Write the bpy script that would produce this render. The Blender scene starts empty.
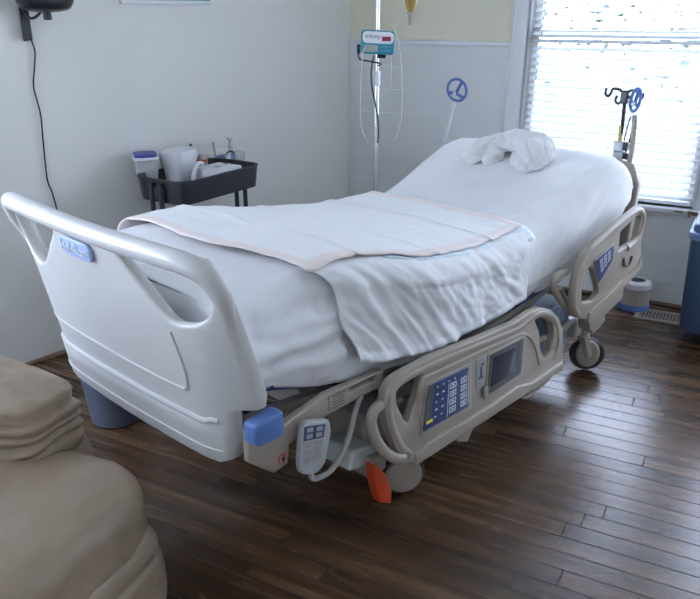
import bpy, bmesh, math, random
from mathutils import Vector, Matrix, noise
random.seed(4)
PI = math.pi
scene = bpy.context.scene
COL = scene.collection

# ------------------------------------------------------------------ camera
F, PX, PY, HOR, CH = 745., 350., 340., 12., 1.64
TH = math.atan((PY - HOR) / F)
cam = bpy.data.cameras.new('camera'); cam.sensor_width = 36; cam.lens = F / 700 * 36
cam.shift_y = (PY - 299.5) / 700; cam.clip_start = .05
cam_o = bpy.data.objects.new('camera', cam); COL.objects.link(cam_o)
cam_o.location = (0, 0, CH); cam_o.rotation_euler = (PI / 2 - TH, 0, 0)
scene.camera = cam_o

def azv(a): a = math.radians(a); return Vector((math.sin(a), math.cos(a)))
def ray(x, y):
    a = (x - PX) / F; b = -(y - PY) / F; c, s = math.cos(TH), math.sin(TH)
    return Vector((a, c + b * s, -s + b * c))
def onz(x, y, z=0):
    d = ray(x, y); t = (z - CH) / d.z; return Vector((d.x * t, d.y * t, z))
B0 = Vector((-.638, 2.086)); BU = azv(43.5); BV = azv(133.5)
def onv(x, y, V):          # picture point on the upright plane V = const of the bed -> (U, z)
    d = ray(x, y); t = (V + B0.dot(BV)) / Vector((d.x, d.y)).dot(BV); p = d * t
    return ((Vector((p.x, p.y)) - B0).dot(BU), p.z + CH)
CORNER = Vector((0, 5.287)); LD = azv(41); FD = azv(118)

# ------------------------------------------------------------------ materials
def new_mat(name):
    m = bpy.data.materials.new(name); m.use_nodes = True
    return m, m.node_tree.nodes, m.node_tree.links, m.node_tree.nodes['Principled BSDF']
def mat(name, col, rough=.5, metal=0., var=.06, vscale=6., bump=0., bscale=60., spec=.5, coat=0., trans=0., alpha=1., sheen=0., sub=0.):
    m, N, L, b = new_mat(name)
    b.inputs['Roughness'].default_value = rough; b.inputs['Metallic'].default_value = metal
    b.inputs['Specular IOR Level'].default_value = spec; b.inputs['Coat Weight'].default_value = coat
    b.inputs['Transmission Weight'].default_value = trans; b.inputs['Alpha'].default_value = alpha
    b.inputs['Sheen Weight'].default_value = sheen
    tc = N.new('ShaderNodeTexCoord')
    nz = N.new('ShaderNodeTexNoise'); nz.inputs['Scale'].default_value = vscale; nz.inputs['Detail'].default_value = 3
    L.new(tc.outputs['Object'], nz.inputs['Vector'])
    r = N.new('ShaderNodeValToRGB')
    r.color_ramp.elements[0].position = .3; r.color_ramp.elements[1].position = .7
    r.color_ramp.elements[0].color = tuple(c * (1 - var) for c in col) + (1,)
    r.color_ramp.elements[1].color = tuple(min(1, c * (1 + var)) for c in col) + (1,)
    L.new(nz.outputs['Fac'], r.inputs['Fac']); L.new(r.outputs['Color'], b.inputs['Base Color'])
    if bump:
        n2 = N.new('ShaderNodeTexNoise'); n2.inputs['Scale'].default_value = bscale; n2.inputs['Detail'].default_value = 4
        L.new(tc.outputs['Object'], n2.inputs['Vector'])
        bp = N.new('ShaderNodeBump'); bp.inputs['Strength'].default_value = bump; bp.inputs['Distance'].default_value = .004
        L.new(n2.outputs['Fac'], bp.inputs['Height']); L.new(bp.outputs['Normal'], b.inputs['Normal'])
    return m
def floor_mat():
    m, N, L, b = new_mat('oak_floor')
    tc = N.new('ShaderNodeTexCoord')
    mp = N.new('ShaderNodeMapping'); mp.inputs['Rotation'].default_value = (0, 0, -math.radians(90 - 118))
    L.new(tc.outputs['Object'], mp.inputs['Vector'])
    br = N.new('ShaderNodeTexBrick'); br.inputs['Scale'].default_value = 1
    br.inputs['Brick Width'].default_value = 1.15; br.inputs['Row Height'].default_value = .083
    br.inputs['Mortar Size'].default_value = .003; br.inputs['Mortar Smooth'].default_value = .3
    br.offset = 0; br.squash = 1
    br.inputs['Color1'].default_value = (0, 0, 0, 1); br.inputs['Color2'].default_value = (1, 1, 1, 1); br.inputs['Mortar'].default_value = (.5, .5, .5, 1)
    sy = N.new('ShaderNodeSeparateXYZ'); L.new(mp.outputs['Vector'], sy.inputs[0])
    dv = N.new('ShaderNodeMath'); dv.operation = 'DIVIDE'; dv.inputs[1].default_value = .083; L.new(sy.outputs['Y'], dv.inputs[0])
    flr = N.new('ShaderNodeMath'); flr.operation = 'FLOOR'; L.new(dv.outputs[0], flr.inputs[0])
    wn = N.new('ShaderNodeTexWhiteNoise'); wn.noise_dimensions = '1D'; L.new(flr.outputs[0], wn.inputs['W'])
    ax = N.new('ShaderNodeMath'); ax.operation = 'MULTIPLY_ADD'; ax.inputs[1].default_value = 1.15; L.new(wn.outputs['Value'], ax.inputs[0]); L.new(sy.outputs['X'], ax.inputs[2])
    cx = N.new('ShaderNodeCombineXYZ'); L.new(ax.outputs[0], cx.inputs[0]); L.new(sy.outputs['Y'], cx.inputs[1])
    L.new(cx.outputs[0], br.inputs['Vector'])
    # per-plank offset for the grain
    sc = N.new('ShaderNodeVectorMath'); sc.operation = 'SCALE'; sc.inputs['Scale'].default_value = 7.3
    L.new(br.outputs['Color'], sc.inputs[0])
    ad = N.new('ShaderNodeVectorMath'); ad.operation = 'ADD'
    L.new(mp.outputs['Vector'], ad.inputs[0]); L.new(sc.outputs['Vector'], ad.inputs[1])
    mp2 = N.new('ShaderNodeMapping'); mp2.inputs['Scale'].default_value = (.8, 8, 1)
    L.new(ad.outputs['Vector'], mp2.inputs['Vector'])
    nz = N.new('ShaderNodeTexNoise'); nz.inputs['Scale'].default_value = 1.8; nz.inputs['Detail'].default_value = 5; nz.inputs['Distortion'].default_value = 1.6
    L.new(mp2.outputs['Vector'], nz.inputs['Vector'])
    mp3 = N.new('ShaderNodeMapping'); mp3.inputs['Scale'].default_value = (.8, 5, 1)
    L.new(ad.outputs['Vector'], mp3.inputs['Vector'])
    wv = N.new('ShaderNodeTexWave'); wv.wave_type = 'RINGS'; wv.inputs['Scale'].default_value = .55; wv.inputs['Distortion'].default_value = 6
    wv.inputs['Detail'].default_value = 3; wv.inputs['Detail Scale'].default_value = 1.2
    L.new(mp3.outputs['Vector'], wv.inputs['Vector'])
    mx = N.new('ShaderNodeMix'); mx.data_type = 'FLOAT'; mx.inputs[0].default_value = .35
    L.new(nz.outputs['Fac'], mx.inputs[2]); L.new(wv.outputs['Fac'], mx.inputs[3])
    r = N.new('ShaderNodeValToRGB'); e = r.color_ramp.elements
    e[0].position = .22; e[0].color = (.048, .026, .014, 1); e[1].position = .8; e[1].color = (.125, .070, .038, 1)
    k = e.new(.5); k.color = (.080, .044, .024, 1)
    L.new(mx.outputs[0], r.inputs['Fac'])
    # plank tone
    mul = N.new('ShaderNodeMix'); mul.data_type = 'RGBA'; mul.blend_type = 'MULTIPLY'; mul.inputs[0].default_value = 1
    r2 = N.new('ShaderNodeValToRGB'); r2.color_ramp.elements[0].color = (.62, .60, .58, 1); r2.color_ramp.elements[1].color = (1.45, 1.4, 1.3, 1)
    L.new(br.outputs['Color'], r2.inputs['Fac'])
    L.new(r.outputs['Color'], mul.inputs[6]); L.new(r2.outputs['Color'], mul.inputs[7])
    m3 = N.new('ShaderNodeMix'); m3.data_type = 'RGBA'; m3.inputs[7].default_value = (.008, .005, .004, 1)
    L.new(br.outputs['Fac'], m3.inputs[0]); L.new(mul.outputs[2], m3.inputs[6])
    L.new(m3.outputs[2], b.inputs['Base Color'])
    rr = N.new('ShaderNodeMapRange'); rr.inputs['To Min'].default_value = .24; rr.inputs['To Max'].default_value = .30
    L.new(nz.outputs['Fac'], rr.inputs['Value'])
    ra = N.new('ShaderNodeMath'); ra.operation = 'MULTIPLY_ADD'; ra.inputs[1].default_value = .5; L.new(br.outputs['Fac'], ra.inputs[0]); L.new(rr.outputs['Result'], ra.inputs[2])
    L.new(ra.outputs[0], b.inputs['Roughness'])
    bp = N.new('ShaderNodeBump'); bp.inputs['Strength'].default_value = .06; bp.inputs['Distance'].default_value = .0015
    sb = N.new('ShaderNodeMath'); sb.operation = 'SUBTRACT'; L.new(mx.outputs[0], sb.inputs[0]); L.new(br.outputs['Fac'], sb.inputs[1])
    L.new(sb.outputs[0], bp.inputs['Height']); L.new(bp.outputs['Normal'], b.inputs['Normal'])
    b.inputs['Specular IOR Level'].default_value = .5
    return m
def pad_mat():
    m, N, L, b = new_mat('underpad')
    uv = N.new('ShaderNodeUVMap'); sp = N.new('ShaderNodeSeparateXYZ'); L.new(uv.outputs['UV'], sp.inputs[0])
    def edge(i, w):
        a = N.new('ShaderNodeMath'); a.operation = 'SUBTRACT'; a.inputs[0].default_value = 1; L.new(sp.outputs[i], a.inputs[1])
        mn = N.new('ShaderNodeMath'); mn.operation = 'MINIMUM'; L.new(sp.outputs[i], mn.inputs[0]); L.new(a.outputs[0], mn.inputs[1])
        d = N.new('ShaderNodeMath'); d.operation = 'DIVIDE'; L.new(mn.outputs[0], d.inputs[0]); d.inputs[1].default_value = w
        return d
    a, c = edge(0, .035), edge(1, .05)
    mn = N.new('ShaderNodeMath'); mn.operation = 'MINIMUM'; L.new(a.outputs[0], mn.inputs[0]); L.new(c.outputs[0], mn.inputs[1])
    r = N.new('ShaderNodeValToRGB'); e = r.color_ramp.elements
    e[0].position = .9; e[0].color = (.84, .745, .71, 1); e[1].position = 1.0; e[1].color = (.84, .84, .85, 1)
    L.new(mn.outputs[0], r.inputs['Fac']); L.new(r.outputs['Color'], b.inputs['Base Color'])
    b.inputs['Roughness'].default_value = .7
    # embossed cross creases
    wv = N.new('ShaderNodeMath'); wv.operation = 'PINGPONG'; wv.inputs[1].default_value = .3
    mu = N.new('ShaderNodeMath'); mu.operation = 'SUBTRACT'; mu.inputs[1].default_value = .18; L.new(sp.outputs[0], mu.inputs[0])
    ab = N.new('ShaderNodeMath'); ab.operation = 'ABSOLUTE'; L.new(mu.outputs[0], ab.inputs[0]); L.new(ab.outputs[0], wv.inputs[0])
    rr = N.new('ShaderNodeMapRange'); rr.inputs['From Max'].default_value = .008; L.new(wv.outputs[0], rr.inputs['Value'])
    bp = N.new('ShaderNodeBump'); bp.inputs['Strength'].default_value = 1; bp.inputs['Distance'].default_value = .006; bp.invert = True
    L.new(rr.outputs['Result'], bp.inputs['Height']); L.new(bp.outputs['Normal'], b.inputs['Normal'])
    return m
M = dict(
    wall=mat('painted_wall', (.84, .83, .80), .6, var=.015, vscale=2, bump=.15, bscale=160),
    cream=mat('cream_wall', (.80, .76, .60), .6, var=.015, vscale=2, bump=.15, bscale=160),
    ship=mat('shiplap_paint', (.74, .755, .76), .5, var=.02, vscale=2, bump=.08, bscale=60),
    ceil=mat('ceiling_paint', (.7, .7, .68), .8, var=.02),
    trim=mat('trim_paint', (.78, .79, .82), .4, var=.02),
    slat=mat('blind_slat', (.86, .88, .9), .45, var=.01),
    shoe=mat('stained_moulding', (.22, .15, .095), .5, var=.2, vscale=12),
    bed=mat('bed_plastic_shaded', (.37, .32, .265), .38, var=.02, vscale=3, bump=.04, bscale=300),  # darker, warmer copy of the bed plastic: near-side shade put into the colour
    bed2=mat('bed_plastic_lit', (.56, .55, .54), .3, var=.02, vscale=3, bump=.03, bscale=300),  # same plastic on the footboard, its brighter light put into the colour
    frame=mat('bed_frame_paint', (.33, .30, .265), .45, var=.06),
    pale=mat('pale_cover', (.52, .56, .54), .4, var=.04),
    bluegrey=mat('blue_grey_cover', (.17, .23, .30), .4, var=.05),
    blue=mat('blue_bumper', (.10, .19, .46), .4, var=.06),
    badge=mat('badge_blue', (.38, .47, .72), .35, var=.03),
    matt=mat('mattress_navy', (.035, .05, .20), .6, var=.1),
    sheet=mat('white_sheet', (.83, .83, .85), .8, var=.012, bump=.25, bscale=420, sheen=.2),
    draw=mat('white_draw_sheet', (.82, .82, .84), .8, var=.012, bump=.25, bscale=420, sheen=.2),
    towel=mat('white_terry', (.80, .79, .79), .95, var=.03, bump=.9, bscale=260, sheen=.5),
    film=mat('pad_film', (.66, .76, .84), .45, var=.03),
    rubber=mat('tyre_rubber', (.035, .035, .04), .6, var=.1),
    darkgrey=mat('dark_grey', (.10, .105, .11), .4, var=.08),
    red=mat('red_pedal', (.62, .07, .02), .4, var=.05),
    panelblue=mat('panel_blue', (.045, .075, .19), .3, var=.1, vscale=30),
    screen=mat('panel_screen', (.035, .042, .07), .18, var=.05),
    paneledge=mat('panel_edge', (.36, .33, .29), .4),
    icon=mat('icon_white', (.72, .77, .82), .4),
    keygrey=mat('key_grey', (.34, .36, .36), .4),
    yellow=mat('yellow_mark', (.85, .75, .05), .4),
    yellowband=mat('yellow_band', (.55, .50, .12), .4),
    chrome=mat('chrome', (.72, .73, .75), .18, 1., var=.02),
    steel=mat('brushed_steel', (.45, .46, .47), .35, .9, var=.05),
    black=mat('black_plastic', (.012, .013, .018), .3, var=.1),
    cart=mat('cart_black', (.028, .030, .038), .38, var=.08),
    remote=mat('remote_grey', (.42, .43, .45), .4, var=.02),
    cablegrey=mat('cable_grey', (.36, .34, .31), .5),
    white=mat('white_plastic', (.74, .74, .77), .35, var=.02),
    clear=mat('frosted_plastic', (.75, .77, .80), .3, var=.02, alpha=.45),
    glass=mat('clear_glass', (.95, .97, 1), .05, var=.0, trans=1.),
    lid=mat('blue_lid', (.03, .04, .30), .35, var=.05),
    teal=mat('pump_teal', (.02, .24, .32), .35, var=.05),
    textblack=mat('print_dark', (.03, .04, .07), .5),
    textred=mat('print_maroon', (.22, .02, .06), .4),
    amber=mat('amber_formula', (.33, .22, .04), .35, var=.1, vscale=14),
    tube=mat('feeding_tube', (.62, .58, .46), .35),
    leather=mat('beige_leather', (.30, .225, .16), .42, var=.07, vscale=5, bump=.35, bscale=120),
    leather2=mat('dark_beige_leather', (.24, .18, .125), .45, var=.08, vscale=5, bump=.35, bscale=120),
    canblue=mat('blue_grey_bin', (.10, .12, .165), .45, var=.04),
    bin=mat('blue_bin', (.065, .12, .22), .45, var=.05),
    binrim=mat('blue_bin_rim', (.15, .26, .45), .4, var=.05),
    tan=mat('tan_band', (.46, .40, .34), .5, var=.04),
    vent=mat('vent_metal', (.36, .32, .27), .5, .1, var=.1),
    green=mat('green_print', (.03, .22, .13), .5, var=.2),
    grass=mat('lawn', (.13, .15, .14), .9, var=.3, vscale=1.5),
    leaf=mat('leaves', (.05, .07, .06), .8, var=.4, vscale=3),
    bark=mat('bark', (.3, .27, .25), .9, var=.2),
    brass=mat('brass_fitting', (.25, .19, .10), .4, .8),
    redtint=mat('red_plastic', (.55, .10, .10), .4),
)
def thin_glass():
    m, N, L, b = new_mat('window_glass'); out = N['Material Output']
    t = N.new('ShaderNodeBsdfTransparent'); g = N.new('ShaderNodeBsdfGlossy'); g.inputs['Roughness'].default_value = .02
    fr = N.new('ShaderNodeFresnel'); fr.inputs['IOR'].default_value = 1.3
    x = N.new('ShaderNodeMixShader'); L.new(fr.outputs[0], x.inputs[0]); L.new(t.outputs[0], x.inputs[1]); L.new(g.outputs[0], x.inputs[2]); L.new(x.outputs[0], out.inputs['Surface'])
    return m
M['pane'] = thin_glass()
M['floor'] = floor_mat(); M['pad'] = pad_mat()

# ------------------------------------------------------------------ helpers
def link(name, me, mats, parent=None, loc=None, rz=None, smooth=True, bevel=0, seg=2, sub=0, angle=40):
    o = bpy.data.objects.new(name, me); COL.objects.link(o)
    if not isinstance(mats, (list, tuple)): mats = [mats]
    if not me.materials:
        for m in mats: me.materials.append(m)
    if parent: o.parent = parent
    if loc is not None: o.location = loc
    if rz is not None: o.rotation_euler = (0, 0, rz)
    if smooth:
        me.polygons.foreach_set('use_smooth', [True] * len(me.polygons))
        try: me.set_sharp_from_angle(angle=math.radians(angle))
        except Exception: pass
    if bevel:
        b = o.modifiers.new('bevel', 'BEVEL'); b.width = bevel; b.segments = seg; b.limit_method = 'ANGLE'; b.angle_limit = math.radians(35)
        if smooth: b.harden_normals = False
    if sub:
        s = o.modifiers.new('sub', 'SUBSURF'); s.levels = s.render_levels = sub
    return o
def build(name, bm, mats, parent=None, **k):
    me = bpy.data.meshes.new(name); bmesh.ops.recalc_face_normals(bm, faces=bm.faces); bm.to_mesh(me); bm.free()
    return link(name, me, mats, parent, **k)
def NB(): return bmesh.new()
def box(bm, c, s, rot=None, mi=0):
    r = bmesh.ops.create_cube(bm, size=1)
    mx = Matrix.Translation(Vector(c)) @ (rot.to_4x4() if rot is not None else Matrix()) @ Matrix.Diagonal((s[0], s[1], s[2], 1))
    bmesh.ops.transform(bm, matrix=mx, verts=r['verts'])
    fs = {f for v in r['verts'] for f in v.link_faces}
    for f in fs: f.material_index = mi
    return r['verts']
def rotz(a): return Matrix.Rotation(a, 3, 'Z')
def frame_to(d):
    d = Vector(d).normalized(); return d.to_track_quat('Z', 'Y').to_matrix()
def cyl(bm, a, b, r1, r2=None, n=20, mi=0):
    a, b = Vector(a), Vector(b); r2 = r1 if r2 is None else r2
    r = bmesh.ops.create_cone(bm, cap_ends=True, segments=n, radius1=r1, radius2=r2, depth=(b - a).length)
    mx = Matrix.Translation((a + b) / 2) @ frame_to(b - a).to_4x4()
    bmesh.ops.transform(bm, matrix=mx, verts=r['verts'])
    for f in {f for v in r['verts'] for f in v.link_faces}: f.material_index = mi
    return r['verts']
def spline(pts, k=6, closed=False):
    pts = [Vector(p) for p in pts]; n = len(pts); out = []
    rng = range(n) if closed else range(n - 1)
    for i in rng:
        if closed: p0, p1, p2, p3 = pts[i - 1], pts[i], pts[(i + 1) % n], pts[(i + 2) % n]
        else: p0, p1, p2, p3 = pts[max(i - 1, 0)], pts[i], pts[i + 1], pts[min(i + 2, n - 1)]
        for j in range(k):
            t = j / k
            out.append(.5 * ((2 * p1) + (p2 - p0) * t + (2 * p0 - 5 * p1 + 4 * p2 - p3) * t * t + (3 * p1 - p0 - 3 * p2 + p3) * t ** 3))
    if not closed: out.append(pts[-1])
    return out
def tube(bm, pts, r, n=10, mi=0, closed=False, smooth=6, flat=1.):
    if smooth: P = spline(pts, smooth, closed)
    else: P = [Vector(p) for p in pts]
    m = len(P); rad = r if callable(r) else (lambda t: r)
    rings = []; up = None
    for i, p in enumerate(P):
        d = (P[(i + 1) % m] - P[i - 1]) if closed else (P[min(i + 1, m - 1)] - P[max(i - 1, 0)])
        d.normalize()
        if up is None:
            up = Vector((0, 0, 1)) if abs(d.z) < .9 else Vector((1, 0, 0))
        s = d.cross(up); s.normalize(); up = s.cross(d); up.normalize()
        R = rad(i / max(1, m - 1))
        rings.append([bm.verts.new(p + (s * math.cos(2 * PI * j / n) + up * math.sin(2 * PI * j / n) * flat) * R) for j in range(n)])
    for i in range(m if closed else m - 1):
        A, B = rings[i], rings[(i + 1) % m]
        for j in range(n):
            f = bm.faces.new((A[j], A[(j + 1) % n], B[(j + 1) % n], B[j])); f.material_index = mi
    if not closed:
        for R in (rings[0], rings[-1]):
            f = bm.faces.new(R); f.material_index = mi
def lathe(bm, prof, n=32, c=(0, 0), mi=0, sx=1, sy=1):
    rings = []
    for r, z in prof:
        rings.append([bm.verts.new((c[0] + sx * max(r, 1e-4) * math.cos(2 * PI * j / n), c[1] + sy * max(r, 1e-4) * math.sin(2 * PI * j / n), z)) for j in range(n)])
    for A, B in zip(rings, rings[1:]):
        for j in range(n):
            f = bm.faces.new((A[j], A[(j + 1) % n], B[(j + 1) % n], B[j])); f.material_index = mi
    for R in (rings[0], rings[-1]): bm.faces.new(R).material_index = mi
def plate(outline, holes, half, bev, mapf, grow=0.):
    """flat plate with holes cut by a filled 2D curve; mapf turns (a, b, c) into a point"""
    cu = bpy.data.curves.new('tmp', 'CURVE'); cu.dimensions = '2D'; cu.fill_mode = 'BOTH'
    if grow:
        nh = []
        for hp in holes:
            mxx = sum(p[0] for p in hp) / len(hp); myy = sum(p[1] for p in hp) / len(hp)
            nh.append([(p[0] + grow * (p[0] - mxx) / max(1e-4, math.hypot(p[0] - mxx, p[1] - myy)), p[1] + grow * (p[1] - myy) / max(1e-4, math.hypot(p[0] - mxx, p[1] - myy))) for p in hp])
        holes = nh
    cu.extrude = max(half - bev, 0); cu.bevel_depth = bev; cu.bevel_resolution = 2; cu.offset = -bev
    for loop in [outline] + holes:
        s = cu.splines.new('POLY'); s.points.add(len(loop) - 1); s.use_cyclic_u = True
        for p, q in zip(s.points, loop): p.co = (q[0], q[1], 0, 1)
    o = bpy.data.objects.new('tmp', cu); COL.objects.link(o)
    dg = bpy.context.evaluated_depsgraph_get(); dg.update()
    me = bpy.data.meshes.new_from_object(o.evaluated_get(dg))
    bm = bmesh.new(); bm.from_mesh(me)
    bpy.data.objects.remove(o); bpy.data.curves.remove(cu); bpy.data.meshes.remove(me)
    bmesh.ops.remove_doubles(bm, verts=bm.verts, dist=1e-5)
    for v in bm.verts: v.co = mapf(v.co.x, v.co.y, v.co.z)
    return bm
def round_poly(pts, r, k=4):
    out = []; n = len(pts)
    for i in range(n):
        p0, p1, p2 = Vector(pts[i - 1]), Vector(pts[i]), Vector(pts[(i + 1) % n])
        a = (p0 - p1); b = (p2 - p1); rr = min(r, a.length * .45, b.length * .45)
        a = p1 + a.normalized() * rr; b = p1 + b.normalized() * rr
        for j in range(k + 1):
            t = j / k; out.append((1 - t) ** 2 * a + 2 * t * (1 - t) * p1 + t * t * b)
    return out
def join(bm, other):
    me = bpy.data.meshes.new('t'); other.to_mesh(me); other.free(); bm.from_mesh(me); bpy.data.meshes.remove(me)
def empty(name, loc=(0, 0, 0), rz=0, label=None, cat=None, group=None):
    o = bpy.data.objects.new(name, None); COL.objects.link(o); o.empty_display_size = .1
    o.location = loc; o.rotation_euler = (0, 0, rz)
    if label: tag(o, label, cat, group)
    return o
def tag(o, label, cat, group=None):
    o['label'] = label; o['category'] = cat
    if group: o['group'] = group
    return o
def struct(o): o['kind'] = 'structure'; return o
def text_mesh(s, size, ext=.0006):
    cu = bpy.data.curves.new('t', 'FONT'); cu.body = s; cu.size = size; cu.extrude = ext; cu.align_x = 'CENTER'; cu.align_y = 'CENTER'
    o = bpy.data.objects.new('t', cu); COL.objects.link(o)
    dg = bpy.context.evaluated_depsgraph_get(); dg.update()
    me = bpy.data.meshes.new_from_object(o.evaluated_get(dg)); bpy.data.objects.remove(o); me.materials.clear()
    return me
def bake(o):
    dg = bpy.context.evaluated_depsgraph_get(); dg.update()
    me = bpy.data.meshes.new_from_object(o.evaluated_get(dg)); old = o.data; o.modifiers.clear(); o.data = me
    me.polygons.foreach_set('use_smooth', [True] * len(me.polygons)); return o
def interp(x, tab):
    if x <= tab[0][0]: return tab[0][1]
    for (a, b), (c, d) in zip(tab, tab[1:]):
        if x <= c:
            t = (x - a) / (c - a); return b + (d - b) * t
    return tab[-1][1]
def sinterp(x, tab):
    pts = [p[0] for p in tab]; ys = [p[1] for p in tab]; n = len(tab)
    if x <= pts[0]: return ys[0]
    if x >= pts[-1]: return ys[-1]
    for i in range(n - 1):
        if x <= pts[i + 1]:
            h = pts[i + 1] - pts[i]; t = (x - pts[i]) / h
            m0 = (ys[i + 1] - ys[max(i - 1, 0)]) / (pts[i + 1] - pts[max(i - 1, 0)]) * h
            m1 = (ys[min(i + 2, n - 1)] - ys[i]) / (pts[min(i + 2, n - 1)] - pts[i]) * h
            return (2 * t ** 3 - 3 * t * t + 1) * ys[i] + (t ** 3 - 2 * t * t + t) * m0 + (-2 * t ** 3 + 3 * t * t) * ys[i + 1] + (t ** 3 - t * t) * m1

# ------------------------------------------------------------------ room
def wall_strip(name, o2, d, nrm, s0, s1, z0, z1, m, off0=0., off1=.1, bevel=0):
    bm = NB(); a = o2 + d * s0; b = o2 + d * s1
    pts = [a + nrm * off0, b + nrm * off0, b + nrm * off1, a + nrm * off1]
    lo = [bm.verts.new((p.x, p.y, z0)) for p in pts]; hi = [bm.verts.new((p.x, p.y, z1)) for p in pts]
    bm.faces.new(lo[::-1]); bm.faces.new(hi)
    for i in range(4): bm.faces.new((lo[i], lo[(i + 1) % 4], hi[(i + 1) % 4], hi[i]))
    return build(name, bm, m, smooth=False, bevel=bevel)
def strips(name, m, rects, bevel=0):
    """several upright slabs on one wall as one mesh; rect = (o2,d,n,s0,s1,z0,z1,off0,off1)"""
    bm = NB()
    for (o2, d, n, s0, s1, z0, z1, f0, f1) in rects:
        a = o2 + d * s0; b = o2 + d * s1
        pts = [a + n * f0, b + n * f0, b + n * f1, a + n * f1]
        lo = [bm.verts.new((p.x, p.y, z0)) for p in pts]; hi = [bm.verts.new((p.x, p.y, z1)) for p in pts]
        bm.faces.new(lo[::-1]); bm.faces.new(hi)
        for i in range(4): bm.faces.new((lo[i], lo[(i + 1) % 4], hi[(i + 1) % 4], hi[i]))
    return build(name, bm, m, smooth=False, bevel=bevel)
FN = -azv(28)                 # far wall normal into the room
LN = Vector((LD.y, -LD.x))    # left wall normal into the room
ZC = 2.5
WS0, WS1, WZ0, WZ1 = 1.20, 2.235, .60, 2.25   # window opening
R = [(CORNER, FD, FN)]
def fw(s0, s1, z0, z1, f0, f1): return (CORNER, FD, FN, s0, s1, z0, z1, f0, f1)
# far wall, round the window and an unseen opening added for more light
o = strips('wall_far', M['cream'], [fw(-.05, WS0, 0, ZC, -.12, 0), fw(WS1, 2.6, 0, ZC, -.12, 0), fw(3.6, 3.9, 0, ZC, -.12, 0), fw(2.6, 3.6, 0, WZ0, -.12, 0), fw(2.6, 3.6, WZ1, ZC, -.12, 0), fw(WS0, WS1, 0, WZ0, -.12, 0), fw(WS0, WS1, WZ1, ZC, -.12, 0)]); struct(o)
# wainscot of horizontal boards
rects = []; z = 0.0; bh = .1475
bounds = [i * bh for i in range(11)]
for z0, z1 in zip(bounds, bounds[1:]):
    z1c = min(z1 - .004, 1.455)
    if z1c <= z0: continue
    rects.append(fw(.012, 1.09, z0, z1c, 0, .014))
    if z0 < .56: rects.append(fw(2.345, 3.9, z0, min(z1c, .565), 0, .014))
    if z0 < .56: rects.append(fw(1.09, 2.345, z0, min(z1c, .565), 0, .014))
rects.append(fw(.0, 1.09, 0, 1.45, 0, .010)); rects.append(fw(1.09, 2.345, 0, .56, 0, .010))
struct(strips('trim_1', M['ship'], rects, bevel=.0015))
struct(strips('trim_2', M['trim'], [fw(.0, 1.09, 1.452, 1.478, 0, .032)], bevel=.004))
struct(strips('baseboard_far', M['shoe'], [fw(.02, 3.9, 0, .022, .014, .034)], bevel=.008))
# window casing, sill, sashes
wroot = empty('window_1', (0, 0, 0)); struct(wroot)
def wp(name, m, rects, bevel=.003):
    o = strips(name, m, rects, bevel); o.parent = wroot; return o
wp('casing', M['trim'], [fw(1.09, WS0, .60, 2.36, 0, .028), fw(WS1, 2.345, .60, 2.36, 0, .028), fw(1.09, 2.345, WZ1, 2.36, 0, .028),
                         fw(WS0 - .02, WS0, .60, 2.25, -.11, .028), fw(WS1, WS1 + .02, .60, 2.25, -.11, .028)])
wp('window_sill', M['trim'], [fw(1.05, 2.385, .575, .60, -.11, .055), fw(1.09, 2.345, .545, .575, 0, .02)], .004)
fr = []
for z0, z1, f in ((.60, 1.545, -.075), (1.50, 2.25, -.105)):
    fr += [fw(WS0, WS0 + .04, z0, z1, f, f + .028), fw(WS1 - .04, WS1, z0, z1, f, f + .028), fw(WS0, WS1, z0, z0 + .045, f, f + .028), fw(WS0, WS1, z1 - .04, z1, f, f + .028)]
wp('window_frame', M['trim'], fr, .003)
wp('pane', M['pane'], [fw(WS0 + .04, WS1 - .04, .645, 1.505, -.063, -.059)], 0)
wp('pane', M['pane'], [fw(WS0 + .04, WS1 - .04, 1.545, 2.21, -.093, -.089)], 0)
# left wall with a tall thin front slab
def lwr(s0, s1, z0, z1): return (CORNER, -LD, LN, s0, s1, z0, z1, -.12, 0)
struct(strips('wall_left', M['wall'], [lwr(-.15, 3.35, 0, ZC), lwr(3.35, 6.0, 0, .8), lwr(3.35, 6.0, 2.2, ZC), lwr(6.0, 6.3, 0, ZC)]))
struct(wall_strip('baseboard_left', CORNER, -LD, LN, .02, 6.2, 0, .022, M['shoe'], 0, .022, bevel=.008))
# right wall (out of frame) closes the room on the far right
RC = CORNER + FD * 3.9
struct(wall_strip('wall_right', RC, -azv(28), -FD, 0, 6.1, 0, ZC, M['wall'], -.1, 0))
struct(wall_strip('wall_back', CORNER - LD * 6.2, FD, azv(28), -.1, 5.5, 0, ZC, M['wall'], -.1, 0))
def slab(name, pts, z0, z1, m):
    bm = NB(); lo = [bm.verts.new((x, y, z0)) for x, y in pts]; hi = [bm.verts.new((x, y, z1)) for x, y in pts]
    bm.faces.new(lo[::-1]); bm.faces.new(hi); n = len(pts)
    for i in range(n): bm.faces.new((lo[i], lo[(i + 1) % n], hi[(i + 1) % n], hi[i]))
    return build(name, bm, m, smooth=False)
lw_end = CORNER - LD * 6.2; rw_end = RC - azv(28) * 6.15
room = [(CORNER.x - .06, CORNER.y + .1), (RC.x + .1, RC.y + .05), (rw_end.x, rw_end.y), (lw_end.x - .05, lw_end.y)]
struct(slab('floor', room, -.1, 0, M['floor']))
struct(slab('ceiling', room, ZC, ZC + .08, M['ceil']))

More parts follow.
